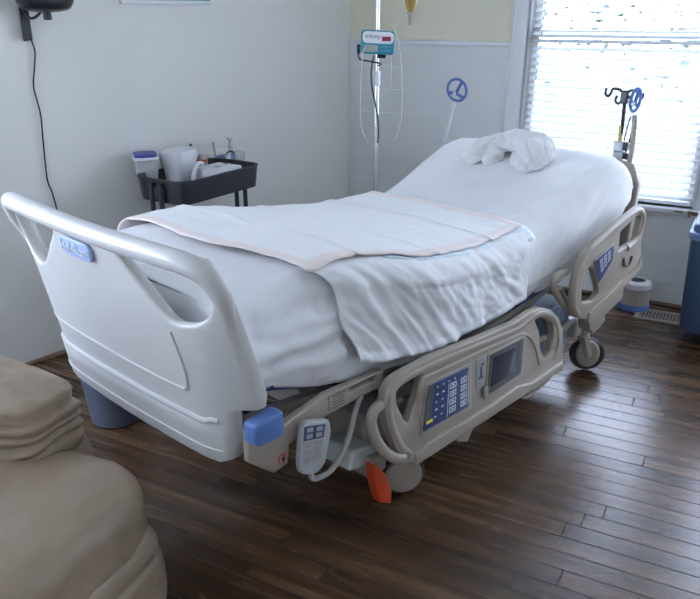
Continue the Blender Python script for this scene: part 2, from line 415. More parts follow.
# venetian blind
bl = empty('venetian_blind', (0, 0, 0), 0, 'white horizontal slat blind lowered over the whole bright window', 'window blind')
bm = NB(); zz = .665; rotF = rotz(math.atan2(FD.y, FD.x))
SLT = 24
BW0, BW1 = WS0 + .012, WS1 - .012
slat_n = 0
def fpt(s, off, z): p = CORNER + FD * s + FN * off; return Vector((p.x, p.y, z))
while zz < 2.19:
    c = fpt((BW0 + BW1) / 2, -.02, zz)
    box(bm, c, (BW1 - BW0, .042, .0028), rotF @ Matrix.Rotation(math.radians(SLT), 3, 'X')); zz += .041; slat_n += 1
build('slat_stack', bm, M['slat'], bl, smooth=False)
bm = NB(); box(bm, fpt((BW0 + BW1) / 2, -.02, .622), (BW1 - BW0, .045, .022), rotF); build('bottom_rail', bm, M['slat'], bl, bevel=.004)
bm = NB(); box(bm, fpt((BW0 + BW1) / 2, -.02, 2.225), (BW1 - BW0, .055, .045), rotF); build('head_rail', bm, M['slat'], bl, bevel=.004)
for s in (BW0 + .12, (BW0 + BW1) / 2, BW1 - .12):
    bm = NB(); cyl(bm, fpt(s, .001, .63), fpt(s, .001, 2.2), .0012, n=6); build('ladder_cord', bm, M['slat'], bl)
bm = NB(); cyl(bm, fpt(1.262, .022, 1.27), fpt(1.29, .015, 2.19), .0035, n=8); build('tilt_wand', bm, M['steel'], bl)
# holding bracket at the sill
bm = NB(); box(bm, fpt(2.245, .062, .588), (.05, .014, .022), rotF); box(bm, fpt(2.17, .06, .59), (.05, .008, .008), rotF); cyl(bm, fpt(2.23, .06, .577), fpt(2.23, .085, .577), .009)
tag(build('sill_latch', bm, M['brass'], bevel=.002), 'small dark metal latch on the window sill at its right end', 'latch')

# ------------------------------------------------------------------ outside
bm = NB(); box(bm, (6, 26, -.8), (60, 38, .2)); g = build('ground', bm, M['grass'], smooth=False); struct(g)
def tree(x, y, h, r, n, label):
    t = empty('tree', (x, y, -.7), 0, label, 'tree')
    bm = NB(); tube(bm, [(0, 0, 0), (.1, .05, h * .5), (0, 0, h)], lambda k: .12 * (1 - .7 * k), n=8)
    for i in range(5):
        a = i * 1.3; tube(bm, [(0, 0, h * (.35 + .1 * i)), (math.cos(a) * r * .5, math.sin(a) * r * .5, h * (.5 + .1 * i)), (math.cos(a) * r * .9, math.sin(a) * r * .9, h * (.55 + .1 * i))], lambda k: .045 * (1 - .7 * k), n=6)
    build('trunk', bm, M['bark'], t)
    bm = NB()
    for i in range(n):
        u = Vector((random.gauss(0, 1), random.gauss(0, 1), random.gauss(0, .9))); u = u.normalized() * r * random.uniform(.45, 1)
        c = Vector((u.x, u.y, h * .72 + u.z * 1.1)); s = random.uniform(.05, .12)
        q = frame_to((random.uniform(-1, 1), random.uniform(-1, 1), random.uniform(-1, 1)))
        vs = [bm.verts.new(c + q @ Vector(p) * s) for p in ((-1, 0, 0), (0, -.5, .1), (1, 0, 0), (0, .5, .1))]; bm.faces.new(vs)
    build('crown', bm, M['leaf'], t, smooth=False)
tree(5.3, 12.5, 4.2, 1.9, 420, 'pale leafy tree seen faintly behind the middle of the window')
tree(3.6, 16, 3.4, 1.7, 300, 'pale leafy tree seen faintly behind the left of the window')
tree(8.2, 14.5, 3.6, 1.8, 320, 'pale leafy tree seen faintly behind the right of the window')

# ------------------------------------------------------------------ bed
RZ = math.radians(90 - 43.5)
BL3 = (B0.x, B0.y, 0)
bed = empty('hospital_bed', BL3, RZ, 'large beige adjustable hospital bed with raised head end', 'hospital bed')
def W(U, V, z): return Vector((U, -V, z))
def bpart(name, bm, m, parent=bed, **k): return build(name, bm, m, parent, **k)

# footboard
def lean(z): return -.16 * (z - .47)
def wrap(v, z=.7): return (2.5 - 1.6 * max(0, min(1, (z - .65) / .4))) * max(0, abs(v) - .36) ** 2
FS = -.025
def crown(v): return -.02 * max(0, 1 - (v / .5) ** 2)
fr_out = [(.30, .465), (.42, .466), (.455, .485), (.468, .53), (.472, .60), (.478, .645), (.50, .655), (.535, .66), (.545, .70), (.548, .80), (.545, .92), (.540, 1.02), (.53, 1.07), (.50, 1.10), (.45, 1.105), (.2, 1.105)]
outl = fr_out + [(-a, b) for a, b in fr_out[::-1]]
hole = round_poly([(.17, 1.062), (.50, 1.066), (.517, 1.04), (.515, .99), (.49, .945), (.44, .915), (.37, .902), (.33, .92)], .03, 4)
hl = [(p.x, p.y) for p in hole]
def fbmap(a, b, c): return Vector((a, b, c))
bm = plate(outl, [hl, [(-x, y) for x, y in hl]], .019, .012, fbmap)
for k in range(-28, 29):
    g = bm.verts[:] + bm.edges[:] + bm.faces[:]; bmesh.ops.bisect_plane(bm, geom=g, plane_co=(k * .0212, 0, 0), plane_no=(1, 0, 0))
for k in range(24):
    g = bm.verts[:] + bm.edges[:] + bm.faces[:]; bmesh.ops.bisect_plane(bm, geom=g, plane_co=(0, .475 + k * .027, 0), plane_no=(0, 1, 0))
for v in bm.verts:
    a, b, c = v.co
    step = 0
    if c > 0:      # outer face: belt step near the bottom
        step = .010 * max(0, min(1, (.60 - b) / .02)) if abs(a) < .46 else 0
    th = c * (1 + .35 * max(0, min(1, (abs(a) - .40) / .1)))
    v.co = W(lean(b) + wrap(a, b) + crown(a) - th - step, a + FS, b)
ftb = bpart('footboard', bm, M['bed2'], smooth=True, angle=50)
bm = NB()      # top hand rail, rolling down into the corner posts
half = [(0, -.128, 1.088), (.2, -.126, 1.090), (.38, -.118, 1.092), (.46, -.108, 1.088), (.515, -.088, 1.068), (.538, -.066, 1.02), (.532, -.046, .96), (.520, -.020, .87)]
path = [W(u, -v * 1.05 + FS, z) for v, u, z in half[::-1]] + [W(u, v + FS, z) for v, u, z in half[1:]]
tube(bm, path, lambda t: .029 - .017 * max(0, (abs(t - .5) - .36) / .14), n=16, smooth=5)
bpart('hand_rail', bm, M['bed2'], ftb)
bm = NB()      # raised mouldings on the outer face
def fpo(v, z, d=.021): return W(lean(z) + wrap(v, z) + crown(v) - d, v + FS, z)
ins = [(.345, .875), (.36, .80), (.365, .74), (.35, .70), (.30, .69), (0, .693), (-.38, .70), (-.43, .72), (-.45, .78), (-.44, .85)]
tube(bm, [fpo(p.x, p.y) for p in spline([(a, b, 0) for a, b in ins], 6)], .0035, n=8, smooth=1)
bpart('inset_moulding', bm, M['bed2'], ftb)
bm = NB(); tube(bm, [fpo(v / 50, .605 + (.01 if abs(v) > 20 else 0), .020) for v in range(-22, 23)], .009, n=8, smooth=1)
bpart('belt_moulding', bm, M['bed2'], ftb)
bm = NB(); tube(bm, [fpo(v / 50, .515, .031) for v in range(-22, 23)], .003, n=8, smooth=1)
bpart('groove_moulding', bm, M['bed2'], ftb)
# badge
bm = NB(); pl = round_poly([(-.085, -.028), (.085, -.028), (.085, .028), (-.085, .028)], .03, 5)
bpv = -.03
fdir = W(0, 1, 0)
bm = plate([(p.x, p.y) for p in pl], [], .006, .003, lambda a, b, c: fpo(bpv + a, 1.030 + b, .026 + c))
bd = bpart('badge', bm, M['badge'], ftb); bd['label'] = 'light blue maker badge'
me = text_mesh('Hill-Rom', .044, .0012); bm = NB(); bm.from_mesh(me)
for v in bm.verts:
    a, b, c = v.co; v.co = fpo(bpv + a, 1.030 + b, .0345 + c)
bpart('badge_lettering', bm, M['icon'], ftb, smooth=False)
# blue corner bumpers
for sgn in (1, -1):
    bp_ = plate([(p.x, p.y) for p in round_poly([(-.055, -.048), (.05, -.048), (.058, -.02), (.058, .05), (-.055, .035)], .02, 4)], [], .026, .010, lambda a, b, c: W(.045 + a * .9, sgn * (.515 + c - 3.5 * min(0, a + .01) ** 2), .604 + b * .85))
    bm = bp_
    bb = bpart('corner_bumper', bm, M['blue']); bb['label'] = 'blue corner bumper'
# foot end bracket and side beams
for sgn in (1, -1):
    pts = [(.0, .60), (.0, .50), (.085, .425), (.14, .435), (.148, .494), (.19, .505), (.215, .524), (.545, .534), (.56, .59), (.30, .600), (.13, .568)]
    bm = plate(pts, [[(.40, .565), (.52, .565), (.52, .583), (.40, .583)]], .014, .006, lambda a, b, c: W(a, sgn * (.485 + c), b))
    bpart('side_bracket', bm, M['bed'])
bm = NB(); box(bm, W(.345, .502, .568), (.075, .004, .05)); lb = bpart('warning_label', bm, M['paneledge'])
bm = NB()
for r in range(5): box(bm, W(.345, .5045, .588 - r * .010), (.055 - .01 * (r % 2), .001, .003))
bpart('label_print', bm, M['darkgrey'], lb, smooth=False)
bm = NB(); cyl(bm, W(.118, .499, .462), W(.118, .502, .462), .018); rd = bpart('round_sticker', bm, M['redtint'])
bm = NB(); cyl(bm, W(.118, .502, .462), W(.118, .503, .462), .0125, n=14); bpart('sticker_center', bm, M['paneledge'], rd)
bm = NB(); cyl(bm, W(.118, .503, .462), W(.118, .504, .462), .007, n=10); box(bm, W(.118, .5035, .462), (.004, .001, .03)); bpart('sticker_symbol', bm, M['black'], rd)
# deck frame
def deck(U): return sinterp(U, [(0, .60), (.34, .58), (.73, .50), (1.08, .49), (1.46, .52), (1.74, .55), (2.08, .64), (2.35, .80)])
bm = NB()
for sgn in (1, -1):
    tube(bm, [W(u / 10, sgn * .36, deck(u / 10) - .06) for u in range(0, 24)], .022, n=8, smooth=1)
for u in (.1, .6, 1.1, 1.6, 2.1): tube(bm, [W(u, -.36, deck(u) - .06), W(u, .36, deck(u) - .06)], .02, n=8, smooth=0)
bpart('deck_frame', bm, M['frame'])
bm = NB()
for sgn in (1, -1): box(bm, W(1.25, sgn * .33, .24), (1.5, .07, .09))
box(bm, W(.70, 0, .24), (.08, .84, .09)); box(bm, W(2.1, 0, .24), (.08, .84, .09)); box(bm, W(1.3, 0, .22), (.5, .5, .1))
bpart('base_frame', bm, M['frame'], bevel=.01)
for u in (.72, 1.9):
    for sgn in (1, -1):
        bm = NB(); tube(bm, [W(u, sgn * .27, .26), W(u - .12, sgn * .27, .40), W(u - .05, sgn * .27, deck(u) - .05)], .028, n=10, smooth=4)
        bpart('lift_arm', bm, M['frame'])
bm = NB()
box(bm, W(.66, .28, .30), (.22, .30, .17)); box(bm, W(.60, .32, .185), (.1, .26, .08))
bpart('base_cover', bm, M['frame'], bevel=.02, seg=3)
bm = NB(); box(bm, W(.50, .40, .27), (.13, .14, .075), Matrix.Rotation(.25, 3, 'Y')); cv = bpart('motor_cover', bm, M['pale'], bevel=.012, seg=3); cv['label'] = 'pale greenish grey cover'
bm = NB(); tube(bm, [W(.5, .34, .50), W(.6, .3, .47), (W(.75, .33, .49)), W(.9, .3, .45)], .012, n=8); tube(bm, [W(.45, .25, .52), W(.6, .22, .43), W(.8, .25, .47)], .009, n=8)
bpart('loose_cable', bm, M['darkgrey'])
bm = NB(); box(bm, W(1.86, .30, .27), (.26, .24, .30)); cv = bpart('column_cover', bm, M['bluegrey'], bevel=.03, seg=3); cv['label'] = 'blue grey column cover'
bm = NB(); box(bm, W(1.80, .44, .385), (.13, .02, .07), Matrix.Rotation(-.2, 3, 'Y')); ll = bpart('blue_plate', bm, M['badge'], bevel=.006)
bm = NB(); tube(bm, [W(1.55, .47, .36), W(1.75, .47, .335), W(1.95, .46, .34)], .012, n=8); bpart('guard_bar', bm, M['bed'])
# casters
def caster(U, V, a, cover, name='caster'):
    c = empty(name, W(U, V, 0), a); c.parent = bed
    R0 = .088
    bm = NB(); prof = [(.05, -.018), (.078, -.019), (.085, -.009), (.085, .009), (.078, .019), (.05, .018)]
    n = 32; rings = []
    for r, y in prof: rings.append([bm.verts.new((r * math.cos(2 * PI * j / n), y, R0 + .002 + r * math.sin(2 * PI * j / n))) for j in range(n)])
    for A, B in zip(rings, rings[1:]):
        for j in range(n): bm.faces.new((A[j], A[(j + 1) % n], B[(j + 1) % n], B[j]))
    bm.faces.new(rings[0]); bm.faces.new(rings[-1]); build('wheel', bm, M['rubber'], c)
    if cover:
        for s in (-1, 1):
            bm = NB(); cyl(bm, (0, s * .018, R0 + .003), (0, s * .030, R0 + .003), .072, .068, n=40); build('wheel_cover', bm, M['bed'], c, bevel=.003)
    bm = NB()
    for s in (-1, 1): tube(bm, [(.0, s * (.012 if cover else .024), R0 + (.05 if cover else 0)), (-.018, s * .018, R0 + .07), (-.03, s * .018, R0 + .105)], .017 if cover else .026, n=8, flat=.5 if cover else 1.)
    cyl(bm, (-.03, 0, R0 + .095), (-.03, 0, R0 + .15), .034); cyl(bm, (-.03, 0, R0 + .15), (-.03, 0, R0 + .19), .018)
    build('fork', bm, M['bed'], c); return c
caster(.735, .445, -.62, True)
hc = caster(2.17, .44, math.radians(-55), False)
bm = NB(); cyl(bm, (0, -.022, .080), (0, -.036, .080), .06, .052, n=28); bmesh.ops.scale(bm, vec=(1, 1, 1.25), verts=bm.verts); build('wheel_shield', bm, M['bed'], hc, bevel=.006)
caster(.705, -.47, .4, True); caster(2.19, -.46, 1.0, False)
# red brake pedal
pp = [onv(x, y, .50) for x, y in [(369.5, 462.5), (374, 464), (381.6, 472), (387.7, 489), (387, 501), (377, 501), (373, 489), (369.5, 474.6)]]
bm = plate([tuple(p) for p in pp], [], .02, .005, lambda a, b, c: W(a, .50 + c, b)); o = bpart('brake_pedal', bm, M['red']); o['label'] = 'orange red brake pedal'
bm = NB(); tube(bm, [W(.50, .48, .265), W(.56, .47, .25), W(.68, .46, .245)], .016, n=10); bpart('pedal_shaft', bm, M['bed'])

# side rails ---------------------------------------------------------------
def quadpanel(quad, V0, thick, m, parent, name, inset=0):
    pts = [onv(x, y, V0) for x, y in quad]
    bm = plate([(p[0], p[1]) for p in round_poly(pts, .008, 3)], [], thick / 2, min(.002, thick / 3), lambda a, b, c: W(a, V0 + c, b))
    return build(name, bm, m, parent)
def lerp2(q, u, v):     # q: four (U,z) corners tl,tr,br,bl
    a = Vector(q[0]).lerp(Vector(q[1]), u); b = Vector(q[3]).lerp(Vector(q[2]), u); return a.lerp(b, v)
RV = .56
rail = empty('side_rail', (0, 0, 0)); rail.parent = bed; rail['label'] = 'foot side rail with dark display'
P = lambda L, V=RV: [onv(x, y, V) for x, y in L]
out_px = [(411, 461), (401, 458), (392, 446), (384, 424), (380.5, 404), (381.5, 391), (387, 380), (398.5, 371.5), (430, 355), (475.6, 337.3), (512, 321.5), (528, 311), (538, 307), (548, 309), (556, 317), (560, 328), (560.5, 345), (559.5, 357), (558, 366), (486, 411.5)]
ol = [(p[0], p[1]) for p in P(out_px)]
h1 = [(p.x, p.y) for p in round_poly(P([(394, 391), (402, 381.5), (417, 373), (418.5, 377), (404.5, 420), (401, 417), (394.5, 400)]), .012, 3)]
h2 = [(p.x, p.y) for p in round_poly(P([(532, 320), (540, 317), (548, 323), (550, 334), (547, 350), (541, 356.5), (538, 345), (537, 332)]), .012, 3)]
bm = plate(ol, [h1, h2], .016, .006, lambda a, b, c: W(a, RV + c, b), grow=.008)
body = build('rail_body', bm, M['bed'], rail, angle=60)
def px3(L, V): return [W(*(lambda q: (q[0], V, q[1]))(onv(x, y, V))) for x, y in L]
bm = NB(); tube(bm, px3([(407, 452), (399, 446), (390.5, 428), (386, 408), (387, 395), (394, 384), (407, 374.5), (432, 362.5), (477, 343.5), (514, 328.5), (530, 316), (540, 312.5), (550, 317), (555, 328), (555, 345), (551, 359)], RV), .021, n=12, smooth=4)
build('grab_bar', bm, M['bed'], rail)
bm = NB(); tube(bm, px3([(421, 428), (417.5, 398), (421, 381), (430, 375), (475, 354), (512, 337.5), (522, 334), (530, 338), (535, 348), (539, 364)], RV + .014), .0075, n=8, smooth=4)
build('inner_ridge', bm, M['bed'], rail)
lip = P([(409, 464), (411, 452), (423, 440), (487, 402.5), (513, 384), (527, 381), (538, 373), (558, 360), (558.5, 368), (488, 413.5)])
bm = plate([tuple(p) for p in lip], [], .028, .008, lambda a, b, c: W(a, RV + c, b)); build('lower_lip', bm, M['bed'], rail)
q = [(428.3, 386.3), (468.6, 366.8), (468.6, 406.3), (423, 432)]
cp = quadpanel([(425, 384.5), (471.5, 362.5), (471.5, 409), (420, 436.5)], RV + .018, .006, M['paneledge'], rail, 'control_panel'); cp['label'] = 'blue control panel with keypad'
kp = quadpanel(q, RV + .0225, .003, M['panelblue'], cp, 'key_pad')
Q = [onv(x, y, RV + .0245) for x, y in q]
bm = NB(); Vf = RV + .0245
def keycell(bm, u0, u1, v0, v1, V, QQ, mi=0):
    vs = []
    for (u, v) in ((u0, v0), (u1, v0), (u1, v1), (u0, v1)):
        p = lerp2(QQ, u, v); vs.append((p.x, p.y))
    a = [bm.verts.new(W(x, V, z)) for x, z in vs]; b = [bm.verts.new(W(x, V + .0008, z)) for x, z in vs]
    bm.faces.new(a); bm.faces.new(b).material_index = mi
    for i in range(4): bm.faces.new((a[i], a[(i + 1) % 4], b[(i + 1) % 4], b[i])).material_index = mi
def ring_cell(bm, u, v, du, dv, V, QQ, w=.018):
    keycell(bm, u - du, u + du, v - dv, v - dv + w * 1.6, V, QQ); keycell(bm, u - du, u + du, v + dv - w * 1.6, v + dv, V, QQ)
    keycell(bm, u - du, u - du + w, v - dv, v + dv, V, QQ); keycell(bm, u + du - w, u + du, v - dv, v + dv, V, QQ)
for i in range(2):
    for j in range(4):
        ring_cell(bm, .62 + .26 * i - .0, .26 + .19 * j, .075, .07, Vf, Q); keycell(bm, .59 + .26 * i, .65 + .26 * i, .24 + .19 * j, .28 + .19 * j, Vf, Q)
for i in range(4):
    for j in range(5):
        if i < 2 or j == 0: keycell(bm, .22 + .14 * i, .25 + .14 * i + .02 * (j % 2), .1 + .17 * j, .14 + .17 * j, Vf, Q)
keycell(bm, .5, .515, .18, .95, Vf, Q); keycell(bm, .98, .992, .1, .9, Vf, Q)
build('key_symbols', bm, M['icon'], kp, smooth=False)
bm = NB(); keycell(bm, .05, .19, .80, .87, Vf, Q); build('indicator_mark', bm, M['yellow'], kp, smooth=False)
bm = NB(); keycell(bm, 0, .15, 0, .78, Vf - .0005, Q); build('side_strip', bm, M['darkgrey'], kp, smooth=False)
dp = quadpanel([(487.5, 354.5), (526, 334.5), (523, 376), (484, 400)], RV + .018, .006, M['paneledge'], rail, 'display'); dp['label'] = 'dark rectangular display'
ds = quadpanel([(490.5, 355), (523.5, 338), (520.5, 373.5), (487, 395.5)], RV + .0225, .003, M['darkgrey'], dp, 'bezel')
quadpanel([(493.5, 357.5), (519.5, 344.5), (517, 370), (490.5, 387.5)], RV + .0242, .002, M['screen'], dp, 'screen')
lb = quadpanel([(475.5, 360), (486.5, 354.5), (486.5, 384), (475.5, 391)], RV + .016, .004, M['keygrey'], rail, 'instruction_label')
q2 = [onv(x, y, RV + .0185) for x, y in [(475.5, 360), (486.5, 354.5), (486.5, 384), (475.5, 391)]]
bm = NB(); keycell(bm, .42, .58, .3, .62, RV + .0185, q2); keycell(bm, .3, .7, .62, .7, RV + .0185, q2); keycell(bm, .55, .75, .2, .3, RV + .0185, q2)
build('label_symbol', bm, M['panelblue'], lb, smooth=False)
quadpanel([(483.5, 388), (488, 385), (488, 396), (484, 398)], RV + .026, .006, M['frame'], rail, 'latch_button')
# hanging mechanism, bail handle and pivot arm
ub = P([(451, 426), (490, 402), (490, 411), (470, 424), (463, 440), (453, 440)], .53)
bm = plate([tuple(p) for p in ub], [], .022, .006, lambda a, b, c: W(a, .53 + c, b)); build('slide_box', bm, M['bed'], rail)
bm = NB(); tube(bm, px3([(519, 390), (521, 396), (527, 396.5), (548, 380), (549, 372)], .57), .006, n=8); build('release_handle', bm, M['bed'], rail)
bm = NB(); tube(bm, px3([(381, 404), (373.5, 412), (371, 424), (376, 440), (386, 453), (398, 459), (410, 457)], .575), .0165, n=12, flat=1.15); build('pivot_arm', bm, M['bed'], rail)
bm = NB(); tube(bm, px3([(379, 407), (382, 425), (392, 440), (404, 448)], .52), .014, n=10); build('inner_arm', bm, M['frame'], rail)
bm = NB(); q0 = px3([(407, 455)], .575)[0]; cyl(bm, q0, q0 + W(0, .022, 0), .014); build('pivot_cap', bm, M['frame'], rail)

rail2 = empty('side_rail', (0, 0, 0)); rail2.parent = bed; rail2['label'] = 'head side rail with small blue keypad'
RH = .56
o_px = [(584, 319), (574, 317), (571, 312), (571, 298), (575, 281), (580.5, 262), (590, 248), (611, 229), (626, 216.5), (635.5, 210), (641.5, 211.5), (643, 218), (640, 236), (638.5, 243), (638.5, 252), (637, 262), (635, 268), (618, 289), (617.5, 297), (601, 313), (590, 320)]
hA = [(p.x, p.y) for p in round_poly(P([(584, 272), (587.5, 268.5), (589.5, 272), (594, 285), (595, 291), (589, 298), (580, 299), (580.5, 286)], RH), .012, 3)]
hB = [(p.x, p.y) for p in round_poly(P([(619, 231), (635.5, 216), (637, 220), (633, 237.5), (617, 249)], RH), .010, 3)]
hC = [(p.x, p.y) for p in round_poly(P([(611, 239), (616.5, 234), (614.5, 240.5), (611, 243)], RH), .004, 2)]
bm = plate([tuple(p) for p in P(o_px, RH)], [hA, hB], .014, .005, lambda a, b, c: W(a, RH + c, b), grow=.014)
build('rail_body', bm, M['bed'], rail2, angle=60)
bm = NB(); tube(bm, px3([(577, 314), (572.5, 306), (573, 288), (578.5, 265), (589, 249), (611, 229), (627, 216), (637, 209.5), (642, 215.5), (640, 229), (635, 240), (626, 248)], RH + .006), .0175, n=12, smooth=4)
build('grab_bar', bm, M['bed'], rail2)
bm = plate([tuple(p) for p in P([(583, 321), (585, 312), (600, 297), (616, 281), (634, 264), (637, 257), (638, 266), (619, 287), (617.5, 297), (600, 314), (590, 321)], RH)], [], .026, .007, lambda a, b, c: W(a, RH + c, b))
build('lower_lip', bm, M['bed'], rail2)
qh = [(595.5, 261), (613.5, 245.5), (613, 259), (598.5, 283.5)]
cp = quadpanel([(594, 260), (614.5, 243), (614, 261), (597.5, 286)], RH + .018, .006, M['paneledge'], rail2, 'control_panel')
kp = quadpanel(qh, RH + .0225, .003, M['panelblue'], cp, 'key_pad')
QH = [onv(x, y, RH + .0245) for x, y in qh]
bm = NB()
for i in range(3):
    for j in range(3): ring_cell(bm, .3 + .23 * i, .22 + .22 * j, .08, .075, RH + .0245, QH, .025)
build('key_symbols', bm, M['icon'], kp, smooth=False)
bm = NB(); tube(bm, px3([(624, 258), (624.5, 265), (629, 264.5), (632, 256)], RH + .018), .005, n=8); build('line_clip', bm, M['darkgrey'], rail2)
bm = NB(); tube(bm, px3([(571, 313), (560, 300), (553, 286), (556, 276), (566, 272)], .53), .014, n=10); tube(bm, px3([(572, 308), (564, 297), (560, 288)], .5), .012, n=8); build('pivot_arm', bm, M['bed'], rail2)
bm = plate([tuple(p) for p in P([(583, 318), (598, 310), (600, 318), (594, 326), (588, 332), (584, 328)], .52)], [], .03, .006, lambda a, b, c: W(a, .52 + c, b)); build('slide_box', bm, M['bed'], rail2)

# mattress, back shell, headboard
TOP = [(0, .925), (.12, .945), (.3, .958), (.5, .950), (.8, .895), (1.1, .857), (1.4, .843), (1.6, .858), (1.8, .915), (2.0, .99), (2.14, 1.035), (2.22, 1.042), (2.30, 1.015), (2.345, .965)]
BOT = [(0, .69), (.1, .677), (.34, .61), (.73, .545), (1.08, .54), (1.46, .562), (1.74, .585), (2.08, .66), (2.33, .80)]
def ztop(U): return sinterp(U, TOP)
def zbot(U): return sinterp(U, BOT)
def section(U, hw, zt, zb, r, k, off=0.):
    """closed cross-section loop (V,z) for a mattress-like body"""
    pts = []; r = min(r, (zt - zb) * .45)
    for j in range(k + 1): t = PI / 2 * j / k; pts.append((hw - r + r * math.sin(t), zt - r + r * math.cos(t)))
    for j in range(k + 1): t = PI / 2 * j / k; pts.append((hw - r + r * math.cos(t), zb + r - r * math.sin(t)))
    return pts + [(-a, b) for a, b in pts[::-1]]
bm = NB(); rings = []
for i in range(61):
    U = .03 + 2.25 * i / 60; rings.append([bm.verts.new(W(U, a, b)) for a, b in section(U, .435, ztop(U) - .05, zbot(U) - .03 - (.02 if U > 1.45 else 0), .04, 4)])
for A, B in zip(rings, rings[1:]):
    n = len(A)
    for j in range(n): bm.faces.new((A[j], A[(j + 1) % n], B[(j + 1) % n], B[j]))
bm.faces.new(rings[0]); bm.faces.new(rings[-1])
mt = empty('mattress', BL3, RZ, 'navy blue mattress under the white fitted sheet on the bed', 'mattress')
build('mattress_body', bm, M['matt'], mt)
# back shell behind the raised head and plastic headboard
bm = plate([(-.40, .55), (.40, .55), (.47, .62), (.48, .9), (.44, .99), (.36, 1.0), (-.36, 1.0), (-.44, .99), (-.48, .9), (-.47, .62)], [], .02, .01, lambda a, b, c: W(2.40 + c, a, b))
bpart('back_shell', bm, M['bed'])

# head end poles
def handle(V, U0, z0, top, name_label):
    h = empty('push_handle', (0, 0, 0)); h.parent = bed; h['label'] = name_label
    return h

# ------------------------------------------------------------------ linens
def wr(U, s, seed, fx, fy, oct=3):
    return noise.fractal(Vector((U * fx + seed, s * fy - seed * 1.7, seed * .37)), .6, 2.1, oct)
def ridge(x, c, w): d = (x - c) / w; return math.exp(-d * d)
def linen(name, mtl, U0, U1, nU, hw, off, zlow, parent_root, disp, thick=.004, far_low=None, ends=True):
    """cloth over the mattress: far hem -> far edge -> top -> near edge -> near hem"""
    bm = NB(); rows = []
    for i in range(nU + 1):
        U = U0 + (U1 - U0) * i / nU; zt = ztop(U) + off; r = .075
        zl = zlow(U); zf = far_low(U) if far_low else zl
        H = hw + off + .035 * max(0, min(1, (U - 1.6) / .5))
        prof = []
        kz = 26
        for j in range(10): t = j / 10; prof.append((-H, zf + (zt - r - zf) * t, 'f'))
        for j in range(7): t = PI / 2 * j / 6; prof.append((-H + r - r * math.cos(t), zt - r + r * math.sin(t), 'c'))
        for j in range(1, 56): t = j / 56; prof.append((-(H - r) + 2 * (H - r) * t, zt, 't'))
        for j in range(9): t = PI / 2 * j / 8; prof.append((H - r + r * math.sin(t), zt - r + r * math.cos(t), 'n'))
        for j in range(1, kz + 1): t = j / kz; prof.append((H, zt - r - (zt - r - zl) * t, 's'))
        row = []
        for a, b, k in prof:
            a2, b2, du = disp(U, a, b, k, zt, zl); row.append(bm.verts.new(W(U + du, a2, b2)))
        rows.append(row)
    for A, B in zip(rows, rows[1:]):
        for j in range(len(A) - 1): bm.faces.new((A[j], A[j + 1], B[j + 1], B[j]))
    if ends:   # gathered end flaps under the mattress ends
        for R, du in ((rows[0], -.012), (rows[-1], .012)):
            lo = min(v.co.z for v in R)
            prev = None
            for a, b in zip(R, R[1:]):
                pass
            bm.faces.new(R) if False else None
    me = bpy.data.meshes.new(name); bmesh.ops.recalc_face_normals(bm, faces=bm.faces); bm.to_mesh(me); bm.free()
    o = link(name, me, mtl, None, loc=BL3, rz=RZ, angle=180)
    so = o.modifiers.new('solid', 'SOLIDIFY'); so.thickness = thick; so.offset = 0
    return o
def sheet_low(U): return zbot(U) - .012 + .004 * math.sin(U * 13) * (U < 1.5)
def sheet_disp(U, a, b, k, zt, zl):
    d = 0; dz = 0
    side = k in 'sn' and a > .3
    if k == 't':
        dz += wr(U, a, 1.2, 2.2, 2) * .008 + .0035 * wr(U - abs(a) * .8, a, 19, 5, 7, 3)
        dz += .012 * (1 - (a / .46) ** 2) * (1 if U < 1.2 else .5)
        if U > 1.9: dz -= .012 * max(0, (abs(a) - .30) / .18) ** 2 * min(1, (U - 1.9) / .3)
    if k in 'nc':
        if U > 1.9: dz -= .012 * min(1, (U - 1.9) / .3)
    if side:
        t = (zt - b) / (zt - zl)
        if U < .62:      # swags gathered towards the foot corner
            ph = (b - .62) - .45 * (U - .1) ** 2 + .02 * wr(U, b, 5, 2, 2)
            d += (.010 * math.sin(ph * 44) + .006 * math.sin(ph * 83 + U * 9)) * math.sin(PI * min(1, t)) * min(1, U / .12)
            d += .02 * math.sin(PI * t)
        if U < 1.6: d += .006 * wr(U, b, 7, 2.5, 7) * t
        d += .004 * wr(U, b, 3.1, 3, 3) - .007 * max(0, 1 - 2 * abs(noise.noise(Vector((U * 5 + b * 4, b * 9 - U * 5, 2))))) ** 3 * (1 if U < .7 else 0) + .010 * math.sin(PI * min(1, t * .9))
        d -= .018 * max(0, t - .75) / .25
        if .40 < U < 1.42: d = d * .35 - .004
        if U > 1.5:
            d += .005 * math.sin((b - U * .9) * 60) * max(0, 1 - abs(U - 1.9) / .35) * t
            d += .004 * wr(U - b, b, 17, 5, 3, 3)
            q_ = b - (zbot(U) + .1 * (U - 1.5)); d += .005 * ridge(q_, .02, .012) + .004 * ridge(q_, .055, .014)
    if side and t_end(U) > 0: d -= .03 * t_end(U)
    sgn = 1 if a > 0 else -1
    if k == 'f': d = .01 * wr(U, b, 8, 6, 6)
    return a + sgn * d, b + dz, 0
def t_end(U): return max(0, min(1, (U - 2.2) / .14))
sh = linen('fitted_sheet', M['sheet'], .0, 2.345, 190, .452, .0, sheet_low, None, sheet_disp)
tag(sh, 'smooth white fitted sheet covering the whole mattress', 'bed sheet')
